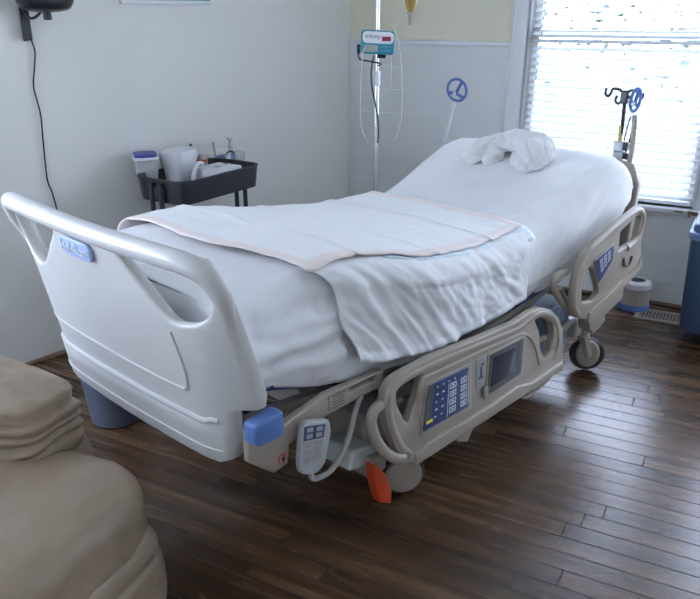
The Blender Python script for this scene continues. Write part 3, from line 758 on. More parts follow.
# head-end flap of the sheet
bm = NB(); flap = []
for j in range(25):
    a = -.45 + .90 * j / 24; col = []
    for i in range(9):
        t = i / 8; zt = ztop(2.345) - .012 * max(0, (abs(a) - .28) / .18) ** 2
        col.append(bm.verts.new(W(2.343 + .022 * math.sin(PI * min(1, t * 1.1)), a * (1 + .0 * t), zt - .004 - (zt - .80) * t)))
    flap.append(col)
for A, B in zip(flap, flap[1:]):
    for i in range(8): bm.faces.new((A[i], A[i + 1], B[i + 1], B[i]))
fl = build('head_flap', bm, M['sheet'], sh, angle=180)
bm = NB(); flap = []
for j in range(25):
    a = -.41 + .82 * j / 24; col = []
    for i in range(7):
        t = i / 6; col.append(bm.verts.new(W(.002 - .014 * math.sin(PI * t * .9), a, ztop(0) + .008 - (ztop(0) - .74) * t)))
    flap.append(col)
for A, B in zip(flap, flap[1:]):
    for i in range(6): bm.faces.new((A[i], A[i + 1], B[i + 1], B[i]))
build('foot_flap', bm, M['sheet'], sh, angle=180)

def draw_low(U): return interp(U, [(.31, .665), (.45, .625), (.7, .592), (.95, .575), (1.2, .578), (1.46, .595)]) + .004 * wr(U, 0, 4, 4, 1)
def bulge(U): return .055 * ridge(U, .78, .30)
def draw_disp(U, a, b, k, zt, zl):
    d = 0; dz = 0; du = 0
    t = (zt - b) / (zt - zl)
    if a > 0: d += bulge(U) * (a / .47) ** 3 * (1 if k in 'tn' else 1 - .55 * t)
    if k in 'sn' and a > 0:
        x = U - .35 * t
        d += .011 * wr(x, t, 11, 5, 1.6, 3) + .004 * wr(x, t, 31, 18, 4, 3) + .008 * max(0, 1 - 2 * abs(noise.noise(Vector((x * 7, b * 3, 5))))) ** 3 * min(1, .2 + t) + .005 * wr(x, t, 21, 12, 2.2, 2)
        for c, w, h in ((.35, .022, .012), (.43, .016, .008), (.54, .026, .011), (.68, .02, .007), (.80, .026, .008), (.93, .018, .006), (1.08, .02, .008), (1.22, .024, .006), (1.34, .02, .008)):
            d += h * ridge(x, c - .12 * t + .12 * t * c, w) * .7 * math.sin(PI * min(1, .15 + t * .8))
        d *= min(1, max(0, (1.43 - U) / .09)); d += .018
        e = max(0, 1 - (U - .31) / .5)
        du = .12 * (t ** .9) * e + .012 * math.sin(t * 9) * e
        if t > .93: d += .004
    if k == 't':
        dz += .008 * wr(U, a, 13, 5, 4) + .012 * (1 - (a / .46) ** 2)
    sgn = 1 if a > 0 else -1
    return a + sgn * d, b + dz, du
ds_o = linen('draw_sheet', M['draw'], .31, 1.43, 150, .456, .013, draw_low, None, draw_disp, thick=.005, far_low=lambda U: .72)
tag(ds_o, 'rumpled white draw sheet folded across the middle of the bed, hanging over its near side', 'bed sheet')

def surface(U, V):
    H = .469 + (bulge(U) + .008 if V > 0 else 0); r = .075
    zt = ztop(U) + .013 + .012 * (1 - min(1, (V / .46) ** 2))
    x = abs(V) - (H - r)
    if x > 0: zt -= r - math.sqrt(max(0, r * r - min(x, r * .97) ** 2)) + max(0, x - r * .97) * 2
    return zt
def pad(name, quadUV, edge, lift, nu, nv, mtl, label, group, seed):
    bm = NB(); uvl = bm.loops.layers.uv.new('UVMap'); G = []
    for i in range(nu + 1):
        row = []
        for j in range(nv + 1):
            p, q = i / nu, j / nv
            c = Vector(quadUV[0]).lerp(Vector(quadUV[1]), p).lerp(Vector(quadUV[3]).lerp(Vector(quadUV[2]), p), q)
            dU, dV = edge(p, q); U, V = c.x + dU, c.y + dV
            z = surface(U, V) + lift + .006 * wr(U, V, seed, 4, 4) + .002 * wr(U, V, seed + 3, 14, 9)
            z += .007 * ridge(p, .18, .012) + .007 * ridge(p, .78, .012) + .004 * ridge(p, .47, .01)
            row.append(bm.verts.new(W(U, V, z)))
        G.append(row)
    for i in range(nu):
        for j in range(nv):
            f = bm.faces.new((G[i][j], G[i + 1][j], G[i + 1][j + 1], G[i][j + 1]))
            for l, (a, b) in zip(f.loops, ((i, j), (i + 1, j), (i + 1, j + 1), (i, j + 1))): l[uvl].uv = (a / nu, b / nv)
    me = bpy.data.meshes.new(name); bm.normal_update(); bm.to_mesh(me); bm.free()
    o = link(name, me, mtl, None, loc=BL3, rz=RZ, angle=180)
    so = o.modifiers.new('solid', 'SOLIDIFY'); so.thickness = .005; so.offset = 0
    return tag(o, label, 'underpad', group)
NEAR = [(.2, .41), (.30, .445), (.4, .435), (.5, .44), (.6, .455), (.75, .480), (.9, .480), (1.14, .455), (1.35, .43), (1.5, .42)]
def ed1(p, q):
    U = .27 + 1.2 * p
    return (.02 * math.sin(q * 9) * (1 - p), q * (sinterp(U, NEAR) - .425))
pad('underpad', [(.22, -.47), (1.50, -.49), (1.47, .42), (.27, .43)], ed1, .015, 110, 70, M['pad'], 'white absorbent underpad with peach border spread on top across the bed', None, 2.2)
def ed2(p, q):
    U = .60 + .87 * p
    return (0, q * (sinterp(U, NEAR) + .008 + .035 * p ** 3 + .006 * math.sin(p * 15) - .48))
pad('underpad', [(.58, -.30), (1.44, -.30), (1.49, .48), (.60, .48)], ed2, .004, 60, 50, M['film'], 'pale blue backed underpad showing only its edge below the peach bordered one', None, 2.2)

# rolled towel pillow on the raised head end
def towel():
    bm = NB()
    def pz(x, y, lift):
        z = .95
        for _ in range(80):
            p = onz(x, y, z + lift); d = Vector((p.x, p.y)) - B0; U = d.dot(BU); V = d.dot(BV); z = .6 * z + .4 * (ztop(min(2.33, U)))
        return U, V, z + lift
    arch = [(473, 158, .03, .050), (477, 151, .045, .058), (486, 146, .05, .062), (498, 143, .055, .066), (511, 141, .06, .072), (525, 142, .065, .080), (536, 148, .06, .086), (533, 154, .055, .092), (527, 159, .05, .088)]
    pts = [(W(*pz(x, y, l)), r) for x, y, l, r in arch]
    for (a, ra), (b, rb) in zip(pts, pts[1:]):
        for k in range(5):
            t = k / 5; c = a.lerp(b, t); r = ra + (rb - ra) * t
            s = bmesh.ops.create_uvsphere(bm, u_segments=16, v_segments=10, radius=r); bmesh.ops.scale(bm, vec=(1, 1, .82), verts=s['verts']); bmesh.ops.translate(bm, vec=c, verts=s['verts'])
    # tucked corner at the left end and a loose flap between the lobes
    for x, y, l, r in ((468, 157, .02, .034), (490, 160, .02, .040), (498, 155, .03, .040), (548, 152, .03, .05)):
        s = bmesh.ops.create_uvsphere(bm, u_segments=14, v_segments=8, radius=r); bmesh.ops.translate(bm, vec=W(*pz(x, y, l)), verts=s['verts'])
    o = build('rolled_towel', bm, M['towel'], None, loc=BL3, rz=RZ)
    rm = o.modifiers.new('r', 'REMESH'); rm.mode = 'VOXEL'; rm.voxel_size = .006
    bake(o)
    sm = o.modifiers.new('s', 'SMOOTH'); sm.iterations = 6; sm.factor = .6; bake(o)
    me = o.data; me.update()
    co = [v.co + v.normal * (.009 * wr(v.co.x + v.co.z, v.co.y, 6, 5, 6, 3) + .003 * noise.fractal(v.co * 16, .6, 2, 2) - .010 * max(0, 1 - 2.2 * abs(noise.noise(v.co * 7 + Vector((3, 1, 2))))) ** 4 - .007 * max(0, 1 - 2.2 * abs(noise.noise(v.co * 13 + Vector((7, 4, 2))))) ** 4 - .007 * abs(math.sin(v.co.y * 22 + v.co.x * 14 + 5 * noise.noise(v.co * 6))) ** 3 * 1.4) for v in me.vertices]
    for v, c in zip(me.vertices, co): v.co = c
    if not me.materials: me.materials.append(M['towel'])
    return tag(o, 'bunched white towel rolled into an arch at the head of the bed', 'towel')
towel()

# ------------------------------------------------------------------ head end hardware
def at_bed(x, y, V): u, z = onv(x, y, V); return W(u, V, z)
# push handle (near side), grey arm with blue grip
def loop_grip(c, rx, rz, ang, name, parent):
    """blue D shaped grip: oval ring with centre web"""
    bm = NB(); pts = []
    for k in range(20):
        t = 2 * PI * k / 20; p = Vector((0, -rx * math.cos(t), rz * math.sin(t)))
        pts.append(Vector(c) + Matrix.Rotation(ang, 3, 'X') @ p)
    tube(bm, pts, .0075, n=8, closed=True, smooth=2)
    q = Matrix.Rotation(ang, 3, 'X')
    for a in (PI * .42, PI * 1.15 + .15, -PI * .05 - .25):
        tube(bm, [Vector(c) + q @ Vector((0, 0, -rz * .35)), Vector(c) + q @ Vector((0, -rx * math.cos(a), rz * math.sin(a)))], .009, n=8, smooth=0)
    g = build(name, bm, M['blue'], parent); g['label'] = 'blue grip'
    bm = NB(); cyl(bm, Vector(c) + q @ Vector((-.012, 0, -rz * .35)), Vector(c) + q @ Vector((-.018, 0, -rz * .35)), .009); build('grip_screw', bm, M['icon'], g)
    return g
ph = handle(-.40, 2.1, 1.05, None, 'push handle with blue grip at the far head corner')
def at_bedU(x, y, U):
    d = ray(x, y); t = (U + B0.dot(BU)) / Vector((d.x, d.y)).dot(BU); p = d * t
    return W(U, (Vector((p.x, p.y)) - B0).dot(BV), p.z + CH)
UH = 2.43
bm = NB(); a, b = at_bedU(454.5, 103, UH), at_bedU(445, 139, UH); tube(bm, [a, b, b + (b - a) * 1.2, (b + (b - a) * 1.6) * 1], .0085, n=10, smooth=0)
build('handle_rod', bm, M['white'], ph)
c = at_bedU(457, 90, UH); loop_grip(c, .064, .055, math.radians(18), 'handle_grip', ph)
ph2 = handle(.4, 2.1, 1.05, None, 'push handle with blue grip and grey arm at the near head corner')
bm = NB(); tube(bm, [at_bedU(x, y, UH) for x, y in ((635, 115), (634, 130), (632, 148), (629, 165), (626, 185), (620, 205))], .0125, n=10)
build('handle_arm', bm, M['bed'], ph2)
c = at_bedU(635.5, 100, UH); loop_grip(c, .022, .050, math.radians(6), 'handle_grip', ph2)

# folding IV pole with black hooks clamped at the near head corner
ip = empty('folding_iv_pole', (0, 0, 0)); ip.parent = bed; ip['label'] = 'black folding pole with hooks'
UP = 2.46
A = lambda x, y: at_bedU(x, y, UP)
bm = NB(); tube(bm, [A(625.5, 95), A(622.5, 125), A(620, 140)], .009, n=10, smooth=0); build('pole', bm, M['black'], ip)
bm = NB(); tube(bm, [A(621.3, 125.5), A(620, 141)], .0105, n=10, smooth=0); build('yellow_band', bm, M['yellowband'], ip)
bm = NB(); box(bm, A(625, 97), (.03, .035, .06)); build('hook_hub', bm, M['black'], ip, bevel=.006)
for pts in ([(624, 93), (619, 89.5), (613, 89), (611, 93), (608, 96), (605.5, 93.5), (606.5, 88)], [(626, 93), (631, 90.5), (636, 91), (639, 95), (642, 98), (643.5, 93)],
            [(622, 97), (621, 101), (618, 103.5), (615.5, 100.5), (617, 95.5)], [(628, 96), (631, 99), (632, 103), (629, 104.5)]):
    bm = NB(); tube(bm, [A(*p) for p in pts], .0062, n=8); build('hook', bm, M['black'], ip)
bm = NB(); box(bm, A(619.5, 146), (.035, .045, .05)); box(bm, A(619, 155), (.035, .05, .035)); cyl(bm, A(622, 146) , A(630, 144), .01)
build('pole_clamp', bm, M['steel'], ip, bevel=.004)
bm = NB(); box(bm, A(625, 146), (.03, .035, .04)); box(bm, A(627, 156), (.03, .04, .03)); tube(bm, [A(624, 141), A(628, 125), A(631, 116)], .004, n=6); tube(bm, [A(625, 154), A(629, 143), A(632, 131)], .005, n=6)
build('clamp_lever', bm, M['black'], ip, bevel=.003)
bm = NB(); tube(bm, [A(619, 158), A(617, 180), A(614, 205)], .012, n=10, smooth=0); build('socket_post', bm, M['steel'], ip)

# ------------------------------------------------------------------ bed remote
rm = empty('bed_remote', BL3, RZ, 'grey hand remote with blue and grey keys hanging on the bed side', 'remote control')
quad = [(301.5, 423), (328, 419), (323, 462), (298, 472)]
VR = .535
pts = [onv(x, y, VR) for x, y in [(300.5, 424.5), (307, 420.5), (327, 418.5), (328.5, 430), (323, 461), (315, 472), (300, 473.5), (297.5, 466), (299, 445)]]
bm = plate([(p.x, p.y) for p in round_poly(pts, .012, 4)], [], .013, .006, lambda a, b, c: W(a, VR + c, b)); hs = build('handset', bm, M['remote'], rm)
kq = [(304.5, 427), (325.5, 424), (320.5, 460), (302, 467.5)]
KQ = [onv(x, y, VR + .014) for x, y in kq]
bm = NB(); keycell(bm, 0, 1, .0, .36, VR + .0132, KQ); build('blue_keypad', bm, M['panelblue'], hs, smooth=False)
bm = NB(); keycell(bm, 0, 1, .38, 1., VR + .0132, KQ); build('grey_keypad', bm, M['keygrey'], hs, smooth=False)
for i in range(2):
    for j in range(5):
        bm = NB(); v0 = (.04 + .16 * j) if j < 2 else (.42 + .19 * (j - 2)); keycell(bm, .12 + .46 * i, .42 + .46 * i, v0, v0 + .11, VR + .0145, KQ); build('key', bm, M['cablegrey'] if j < 2 else M['frame'], hs, smooth=False)
bm = NB(); tube(bm, [at_bed(310, 472, VR), at_bed(313, 478, VR), at_bed(320, 477, VR + .01), at_bed(331, 470, VR + .01), at_bed(343, 452, VR), at_bed(351, 430, VR - .01), at_bed(355, 412, VR - .02), at_bed(361, 396, VR - .04)], .0095, n=10)
build('coiled_cable', bm, M['cablegrey'], rm)

# ------------------------------------------------------------------ IV stand, pump, bag
pr = empty('iv_stand', (.135, 3.95, 0), 0, 'tall chrome IV stand behind the bed near the room corner', 'iv stand')
bm = NB(); cyl(bm, (0, 0, .12), (0, 0, 1.35), .0125); build('lower_pole', bm, M['chrome'], pr)
bm = NB(); cyl(bm, (0, 0, 1.33), (0, 0, 2.05), .009); build('upper_pole', bm, M['chrome'], pr)
bm = NB(); cyl(bm, (0, 0, 1.30), (0, 0, 1.37), .017); build('lock_collar', bm, M['white'], pr)
for k in range(5):
    a = 2 * PI * k / 5 + .3
    bm = NB(); tube(bm, [(0, 0, .13), (.1 * math.cos(a), .1 * math.sin(a), .12), (.26 * math.cos(a), .26 * math.sin(a), .085)], .012, n=8); lg = build('leg', bm, M['chrome'], pr)
    bm = NB(); x, y = .26 * math.cos(a), .26 * math.sin(a); cyl(bm, (x - .012, y, .032), (x + .012, y, .032), .031); cyl(bm, (x, y, .05), (x, y, .09), .008); build('caster', bm, M['rubber'], lg)
for s in (-1, 1):
    bm = NB(); tube(bm, [(0, 0, 2.05), (s * .07, 0, 2.06), (s * .13, 0, 2.03), (s * .155, 0, 2.05), (s * .16, 0, 2.08)], .005, n=8); build('hook', bm, M['chrome'], pr)
# pump
pm = empty('feeding_pump', (.135, 3.925, 1.505), 0, 'white and teal feeding pump clamped on the chrome stand', 'feeding pump')
def rrect(w, h, r): return [(p.x, p.y) for p in round_poly([(-w / 2, -h / 2), (w / 2, -h / 2), (w / 2, h / 2), (-w / 2, h / 2)], r, 5)]
tl = Matrix.Rotation(math.radians(3), 3, 'Y')
bm = plate(rrect(.19, .125, .02), [], .035, .01, lambda a, b, c: tl @ Vector((a, -c - .03, b))); build('pump_case', bm, M['teal'], pm)
bm = plate(rrect(.175, .062, .028), [], .003, .001, lambda a, b, c: tl @ Vector((a, -c - .067, b + .026))); wb = build('label_plate', bm, M['white'], pm)
me = text_mesh('Infinity', .032, .0005); bm = NB(); bm.from_mesh(me)
for v in bm.verts: a, b, c = v.co; v.co = tl @ Vector((a - .03, -.0705 - c, b + .031))
build('label_lettering', bm, M['textblack'], wb, smooth=False)
bm = NB(); box(bm, (.047, -.071, .019), (.05, .002, .024)); build('pump_display', bm, M['textred'], wb, bevel=.001)
bm = plate(rrect(.08, .036, .006), [], .002, .0006, lambda a, b, c: tl @ Vector((a - .038, -c - .066, b - .032))); build('grey_window', bm, M['keygrey'], pm)
bm = NB()
for k in range(2): box(bm, (.045, -.067, -.022 - .022 * k), (.05, .002, .006))
build('key_row', bm, M['binrim'], pm)
bm = NB(); box(bm, (0, .005, -.02), (.05, .06, .05)); cyl(bm, (.0, .02, -.075), (.05, .02, -.075), .012); build('pole_bracket', bm, M['black'], pm, bevel=.005)
bm = NB(); box(bm, (-.108, -.03, -.035), (.02, .035, .05)); build('side_plug', bm, M['black'], pm, bevel=.004); pm.scale = (.86, .86, .86)
bm = NB(); tube(bm, [(-.11, -.03, -.06), (-.10, -.03, -.09), (-.05, -.03, -.10), (.02, -.02, -.115), (.0, -.02, -.125)], .0045, n=8)
tube(bm, [(-.02, -.03, -.07), (-.035, -.03, -.15), (-.03, -.03, -.24), (-.01, -.02, -.33), (.008, -.017, -.42), (.012, -.017, -.52), (.008, -.016, -.56)], .0045, n=8); build('power_cable', bm, M['black'], pm)
# tube loop and feeding bag
def at_y(x, y, Y): d = ray(x, y); t = Y / d.y; return Vector((d.x * t, Y, d.z * t + CH))
bm = NB(); tube(bm, [at_y(x, y, 3.86) for x, y in [(390, 26), (396, 33), (401, 60), (402, 100), (400, 125), (393, 142), (380, 148), (368, 142), (361, 125), (360.5, 90), (362, 60), (364, 48)]], .0026, n=6)
tube(bm, [at_y(x, y, 3.87) for x, y in [(402, 22), (396, 25), (390, 30), (388, 38)]], .0026, n=6)
tube(bm, [at_y(x, y, 3.88) for x, y in [(391, 50), (391, 80), (388, 90), (379, 99)]], .0026, n=6)
tag(build('feeding_tube', bm, M['tube'], None), 'thin clear tube looping down below the teal pump', 'tube')
fb = empty('feeding_bag', (.29, 3.9, 1.61), 0, 'amber filled feeding bag hanging right of the chrome stand', 'feeding bag')
bm = NB(); lathe(bm, [(.004, .01), (.012, .03), (.024, .06), (.03, .1), (.04, .22), (.045, .40), (.03, .44), (.005, .45)], 20, sy=.55); o = build('bag', bm, M['amber'], fb)
bm = NB(); lathe(bm, [(.006, -.03), (.009, -.02), (.012, .012), (.02, .03)], 14); build('drip_spout', bm, M['vent'], fb)
bm = NB(); tube(bm, [(0, 0, .44), (-.05, .02, .475), (-.02, .05, .49)], .004, n=6); build('hanger', bm, M['white'], fb)
# white hose hanging beside the window
def at_far(x, y, off):
    nn = FN; d = ray(x, y); t = (CORNER.dot(nn) + off) / Vector((d.x, d.y)).dot(nn); p = d * t; return Vector((p.x, p.y, p.z + CH))
bm = NB(); tube(bm, [fpt(1.115, .06, 2.0)] + [at_far(x, y, .06) for x, y in [(515, 0), (513, 30), (508, 62), (503.5, 90), (500, 115), (497, 150)]] + [fpt(1.07, .08, .5), fpt(1.05, .1, .02)], .006, n=8)
tag(build('white_hose', bm, M['white'], None), 'thin white hose hanging down the wall left of the window', 'hose')

# ------------------------------------------------------------------ left wall: bracket, device, cord, picture
def at_left(x, y, off):
    d = ray(x, y); t = (CORNER.dot(LN) + off) / Vector((d.x, d.y)).dot(LN); p = d * t; return Vector((p.x, p.y, p.z + CH))
base = at_left(26, 20, 0); lr = math.atan2(-LD.y, -LD.x)
wm = empty('swivel_device', base, lr, 'black swivel device on a bracket high on the left wall', 'wall device')   # local x: along wall away from corner, y: into wall?
def wl(p):   # world -> local of wm
    return Matrix.Rotation(-lr, 3, 'Z') @ (Vector(p) - base)
bm = NB(); pts = [wl(at_left(x, y, .0)) for x, y in [(19, 5), (27, 5), (32.5, 40), (23, 41.5)]]
pf = [wl(at_left(x, y, .035)) for x, y in [(18, 5), (28, 5), (33, 40), (23.5, 41.5)]]
a = [bm.verts.new(p) for p in pts]; b = [bm.verts.new(p) for p in pf]
bm.faces.new(a); bm.faces.new(b)
for i in range(4): bm.faces.new((a[i], a[(i + 1) % 4], b[(i + 1) % 4], b[i]))
build('wall_bracket', bm, M['black'], wm, bevel=.006)
bm = NB(); pts = [wl(at_left(x, y, .0)) for x, y in [(14, -20), (27, -20), (27, 4), (17, 4)]]; pf = [wl(at_left(x, y, .04)) for x, y in [(14, -20), (27, -20), (27, 4), (17, 4)]]
a = [bm.verts.new(p) for p in pts]; b = [bm.verts.new(p) for p in pf]; bm.faces.new(a); bm.faces.new(b)
for i in range(4): bm.faces.new((a[i], a[(i + 1) % 4], b[(i + 1) % 4], b[i]))
build('bracket_plate', bm, M['steel'], wm, bevel=.004)
c0 = wl(at_left(44, -6, .13))
bm = NB(); s = bmesh.ops.create_uvsphere(bm, u_segments=28, v_segments=16, radius=1); bmesh.ops.scale(bm, vec=(.135, .085, .10), verts=bm.verts)
for v in bm.verts:
    if v.co.z < -.06: v.co.z = -.06 + (v.co.z + .06) * .35
bmesh.ops.translate(bm, vec=c0, verts=bm.verts); build('device_body', bm, M['black'], wm)
bm = NB(); k = wl(at_left(47, 13, .13)); cyl(bm, k + Vector((0, 0, .02)), k + Vector((0, 0, -.028)), .018); build('adjusting_knob', bm, M['black'], wm, bevel=.003)
bm = NB(); tube(bm, [wl(at_left(22, 8, .04)), wl(at_left(30, 18, .06)), wl(at_left(37, 16, .1)), wl(at_left(41, 11, .12))], .006, n=8); tube(bm, [wl(at_left(25, 0, .04)), wl(at_left(36, -2, .1))], .02, n=10, smooth=0); build('swivel_arm', bm, M['black'], wm)
bm = NB(); tube(bm, [at_left(x, y, .012) for x, y in [(30, 36), (32, 42), (35, 52), (34.5, 68), (33.5, 86), (38, 104), (41, 117), (43, 140), (47, 178), (52, 192), (57, 210), (62, 240), (66, 290)]], .0038, n=8, smooth=4)
tag(build('power_cord', bm, M['black'], None), 'thin black cord hanging down the left wall behind the footboard', 'cord')
# picture, only its lower edge in view
bm = NB(); o2 = CORNER; s0, s1 = 1.20, 1.78
def lw(s, off, z): p = CORNER - LD * s + LN * off; return Vector((p.x, p.y, z))
fpic = empty('framed_picture', lw(1.44, 0, 1.655), lr, 'white framed green picture high on the left wall, only its lower edge in view', 'picture')
bm = NB(); box(bm, (0, .0, .32), (.56, .024, .6)); 
for v in bm.verts: v.co.y += -.012 if (Matrix.Rotation(lr, 3, 'Z') @ Vector((0, -1, 0))).to_2d().dot(LN) > 0 else .012
sg = -1 if (Matrix.Rotation(lr, 3, 'Z') @ Vector((0, -1, 0))).to_2d().dot(LN) > 0 else 1
build('picture_frame', bm, M['white'], fpic, bevel=.004)
bm = NB(); box(bm, (0, sg * .026, .335), (.53, .004, .59)); build('artwork', bm, M['green'], fpic)

# ------------------------------------------------------------------ utility cart
cc = Vector((-.785, 3.915)); CA = math.radians(90 - 33)
cart = empty('utility_cart', (cc.x, cc.y, 0), CA, 'black three tier utility cart against the left wall', 'cart')
def cloc(x, y, z):      # picture point at height z -> cart local
    p = onz(x, y, z); return Matrix.Rotation(-CA, 3, 'Z') @ (p - Vector((cc.x, cc.y, 0)))
def tray(z, name='tray'):
    bm = NB(); o_ = rrect(.60, .35, .075); i_ = rrect(.59, .34, .07); b_ = rrect(.575, .325, .065); bi = rrect(.567, .317, .062)
    L = [[bm.verts.new((x, y, zz)) for x, y in ring] for ring, zz in ((b_, z), (o_, z + .11), (rrect(.608, .358, .078), z + .112), (rrect(.608, .358, .078), z + .118), (i_, z + .118), (bi, z + .006))]
    for A, B in zip(L, L[1:]):
        n = len(A)
        for j in range(n): bm.faces.new((A[j], A[(j + 1) % n], B[(j + 1) % n], B[j]))
    bm.faces.new(L[0]); bm.faces.new(L[-1])
    return build(name, bm, M['cart'], cart, angle=30)
for z in (.773, .45, .15): tray(z)
for sx in (-1, 1):
    for sy in (-.032, .032):
        bm = NB(); cyl(bm, (sx * .312, sy, .07), (sx * .312, sy, .87), .0125, n=14); build('post', bm, M['cart'], cart)
        bm = NB(); 
    for zp in (.82, .505, .2):
        bm = NB(); box(bm, (sx * .307, 0, zp), (.008, .10, .06)); build('post_plate', bm, M['cart'], cart, bevel=.002)
    bm = NB(); cyl(bm, (sx * .312, 0, .815), (sx * .320, 0, .815), .005, n=10); build('plate_screw', bm, M['chrome'], cart)
    bm = NB(); box(bm, (sx * .27, 0, .075), (.03, .30, .02)); build('foot_bar', bm, M['cart'], cart, bevel=.004)
    for sy in (-.13, .13):
        bm = NB(); cyl(bm, (sx * .27 - .01, sy, .025), (sx * .27 + .01, sy, .025), .025); cyl(bm, (sx * .27, sy, .045), (sx * .27, sy, .08), .008); build('caster', bm, M['rubber'], cart)
ZT = .780
def item(name, px_, py_, label, cat, rz=0, z=ZT, group=None):
    q_ = cloc(px_, py_, z); lx, ly = q_.x, q_.y
    p = Vector((cc.x, cc.y, 0)) + Matrix.Rotation(CA, 3, 'Z') @ Vector((lx, ly, z))
    return empty(name, p, CA + rz, label, cat, group)
# container with blue lid (local -x is the end nearest the camera; +y towards the wall)
it = item('food_container', 149, 191, 'clear plastic container with dark blue lid at the near end of the cart', 'container', .9)
bm = NB(); L = [[bm.verts.new((x, y, zz)) for x, y in rrect(w, h, .03)] for w, h, zz in ((.11, .09, 0), (.15, .12, .17), (.145, .115, .17), (.105, .085, .004))]
for A, B in zip(L, L[1:]):
    for j in range(len(A)): bm.faces.new((A[j], A[(j + 1) % len(A)], B[(j + 1) % len(A)], B[j]))
bm.faces.new(L[0]); bm.faces.new(L[-1]); build('container_body', bm, M['clear'], it)
bm = plate(rrect(.17, .135, .045), [], .008, .003, lambda a, b, c: Vector((a, b, .176 + c))); build('lid_rim', bm, M['white'], it)
bm = plate(rrect(.15, .115, .04), [], .007, .004, lambda a, b, c: Vector((a, b, .188 + c))); o = build('lid', bm, M['lid'], it); o['label'] = 'dark blue lid'
# white pitcher-like box
it = item('white_canister', 180.5, 187, 'tall white plastic canister beside the blue lidded container', 'canister', .15)
bm = NB(); L = [[bm.verts.new((x + dx, y, zz)) for x, y in rrect(w, h, .03)] for w, h, zz, dx in ((.15, .12, 0, 0), (.175, .14, .175, .005), (.17, .135, .193, .005), (.13, .1, .203, .005))]
for A, B in zip(L, L[1:]):
    for j in range(len(A)): bm.faces.new((A[j], A[(j + 1) % len(A)], B[(j + 1) % len(A)], B[j]))
bm.faces.new(L[0]); bm.faces.new(L[-1]); build('canister_body', bm, M['white'], it)
bm = NB(); tube(bm, [(.07, 0, .185), (.115, 0, .195), (.125, 0, .18)], .012, n=10); build('spout', bm, M['white'], it)
bm = NB(); s = bmesh.ops.create_uvsphere(bm, u_segments=12, v_segments=8, radius=.008); bmesh.ops.translate(bm, vec=(.11, -.008, .205), verts=bm.verts); build('black_button', bm, M['black'], it)
bm = NB(); box(bm, (.02, -.068, .055), (.05, .002, .006)); box(bm, (.02, -.0655, .03), (.07, .002, .004)); build('label_print', bm, M['keygrey'], it)
# curved white handle piece
bm = NB(); tube(bm, [(0, 0, .0), (.005, 0, .06), (.02, 0, .11), (.05, 0, .135), (.08, 0, .13)], lambda t: .016 - .006 * t, n=12)
o = build('curved_white_tube', bm, M['white'], None); p = item('tmp', 194, 191, None, None); o.location = p.location; o.rotation_euler = p.rotation_euler; bpy.data.objects.remove(p); tag(o, 'curved white plastic hose standing between canister and supply box', 'hose')
it = item('supply_box', 219, 187, 'low white box with dark slots lying on the cart', 'box', 0)
bm = NB(); box(bm, (0, 0, .055), (.20, .17, .11)); build('box_body', bm, M['white'], it, bevel=.008, seg=3)
bm = NB(); box(bm, (-.01, -.01, .1105), (.035, .014, .002)); build('slot', bm, M['darkgrey'], it)
bm = NB(); box(bm, (.07, .01, .1105), (.03, .012, .002)); build('slot', bm, M['darkgrey'], it)
bm = NB(); box(bm, (-.05, -.086, .05), (.07, .002, .03)); build('box_label', bm, M['keygrey'], it)
bm = NB(); tube(bm, [(0, 0, 0), (-.012, 0, .1), (-.03, 0, .20)], .007, n=8, smooth=0, flat=.4); bm2 = bm
o = build('grey_stick', bm, M['tan'], None); p = item('tmp', 219, 177, None, None); o.location = p.location; o.rotation_euler = p.rotation_euler; bpy.data.objects.remove(p); tag(o, 'thin grey stick standing upright behind the low white box', 'stick')
it = item('glass_bottle', 232, 176, 'clear glass bottle with a spray nozzle at the far end of the cart', 'bottle')
bm = NB(); lathe(bm, [(.03, 0), (.034, .01), (.034, .10), (.026, .13), (.012, .145), (.012, .16)], 24); build('bottle_body', bm, M['glass'], it)
bm = NB(); cyl(bm, (0, 0, .158), (0, 0, .178), .013, n=16); build('cap', bm, M['chrome'], it)
bm = NB(); tube(bm, [(0, 0, .175), (-.005, 0, .20), (-.02, 0, .215)], .005, n=8); tube(bm, [(0, 0, .19), (.02, 0, .205)], .004, n=8); build('nozzle', bm, M['steel'], it)
it = item('plastic_cup', 241, 177, 'small clear plastic cup beside the glass bottle', 'cup')
bm = NB(); lathe(bm, [(.024, 0), (.030, .145), (.028, .145), (.022, .004)], 20); build('cup_body', bm, M['clear'], it)

it = item('small_jar', 204, 183, 'small clear jar with red band behind the white supply box', 'jar')
bm = NB(); lathe(bm, [(.026, 0), (.028, .01), (.028, .13), (.018, .15)], 20); build('jar_body', bm, M['clear'], it)
bm = NB(); lathe(bm, [(.029, .112), (.0295, .114), (.0295, .128), (.029, .13)], 20); o = build('red_band', bm, M['redtint'], it)
it = item('blue_packet', 224, 174, 'small blue packet lying behind the white supply box', 'packet')
bm = NB(); box(bm, (0, 0, .055), (.11, .03, .11)); build('packet_body', bm, M['binrim'], it, bevel=.006)

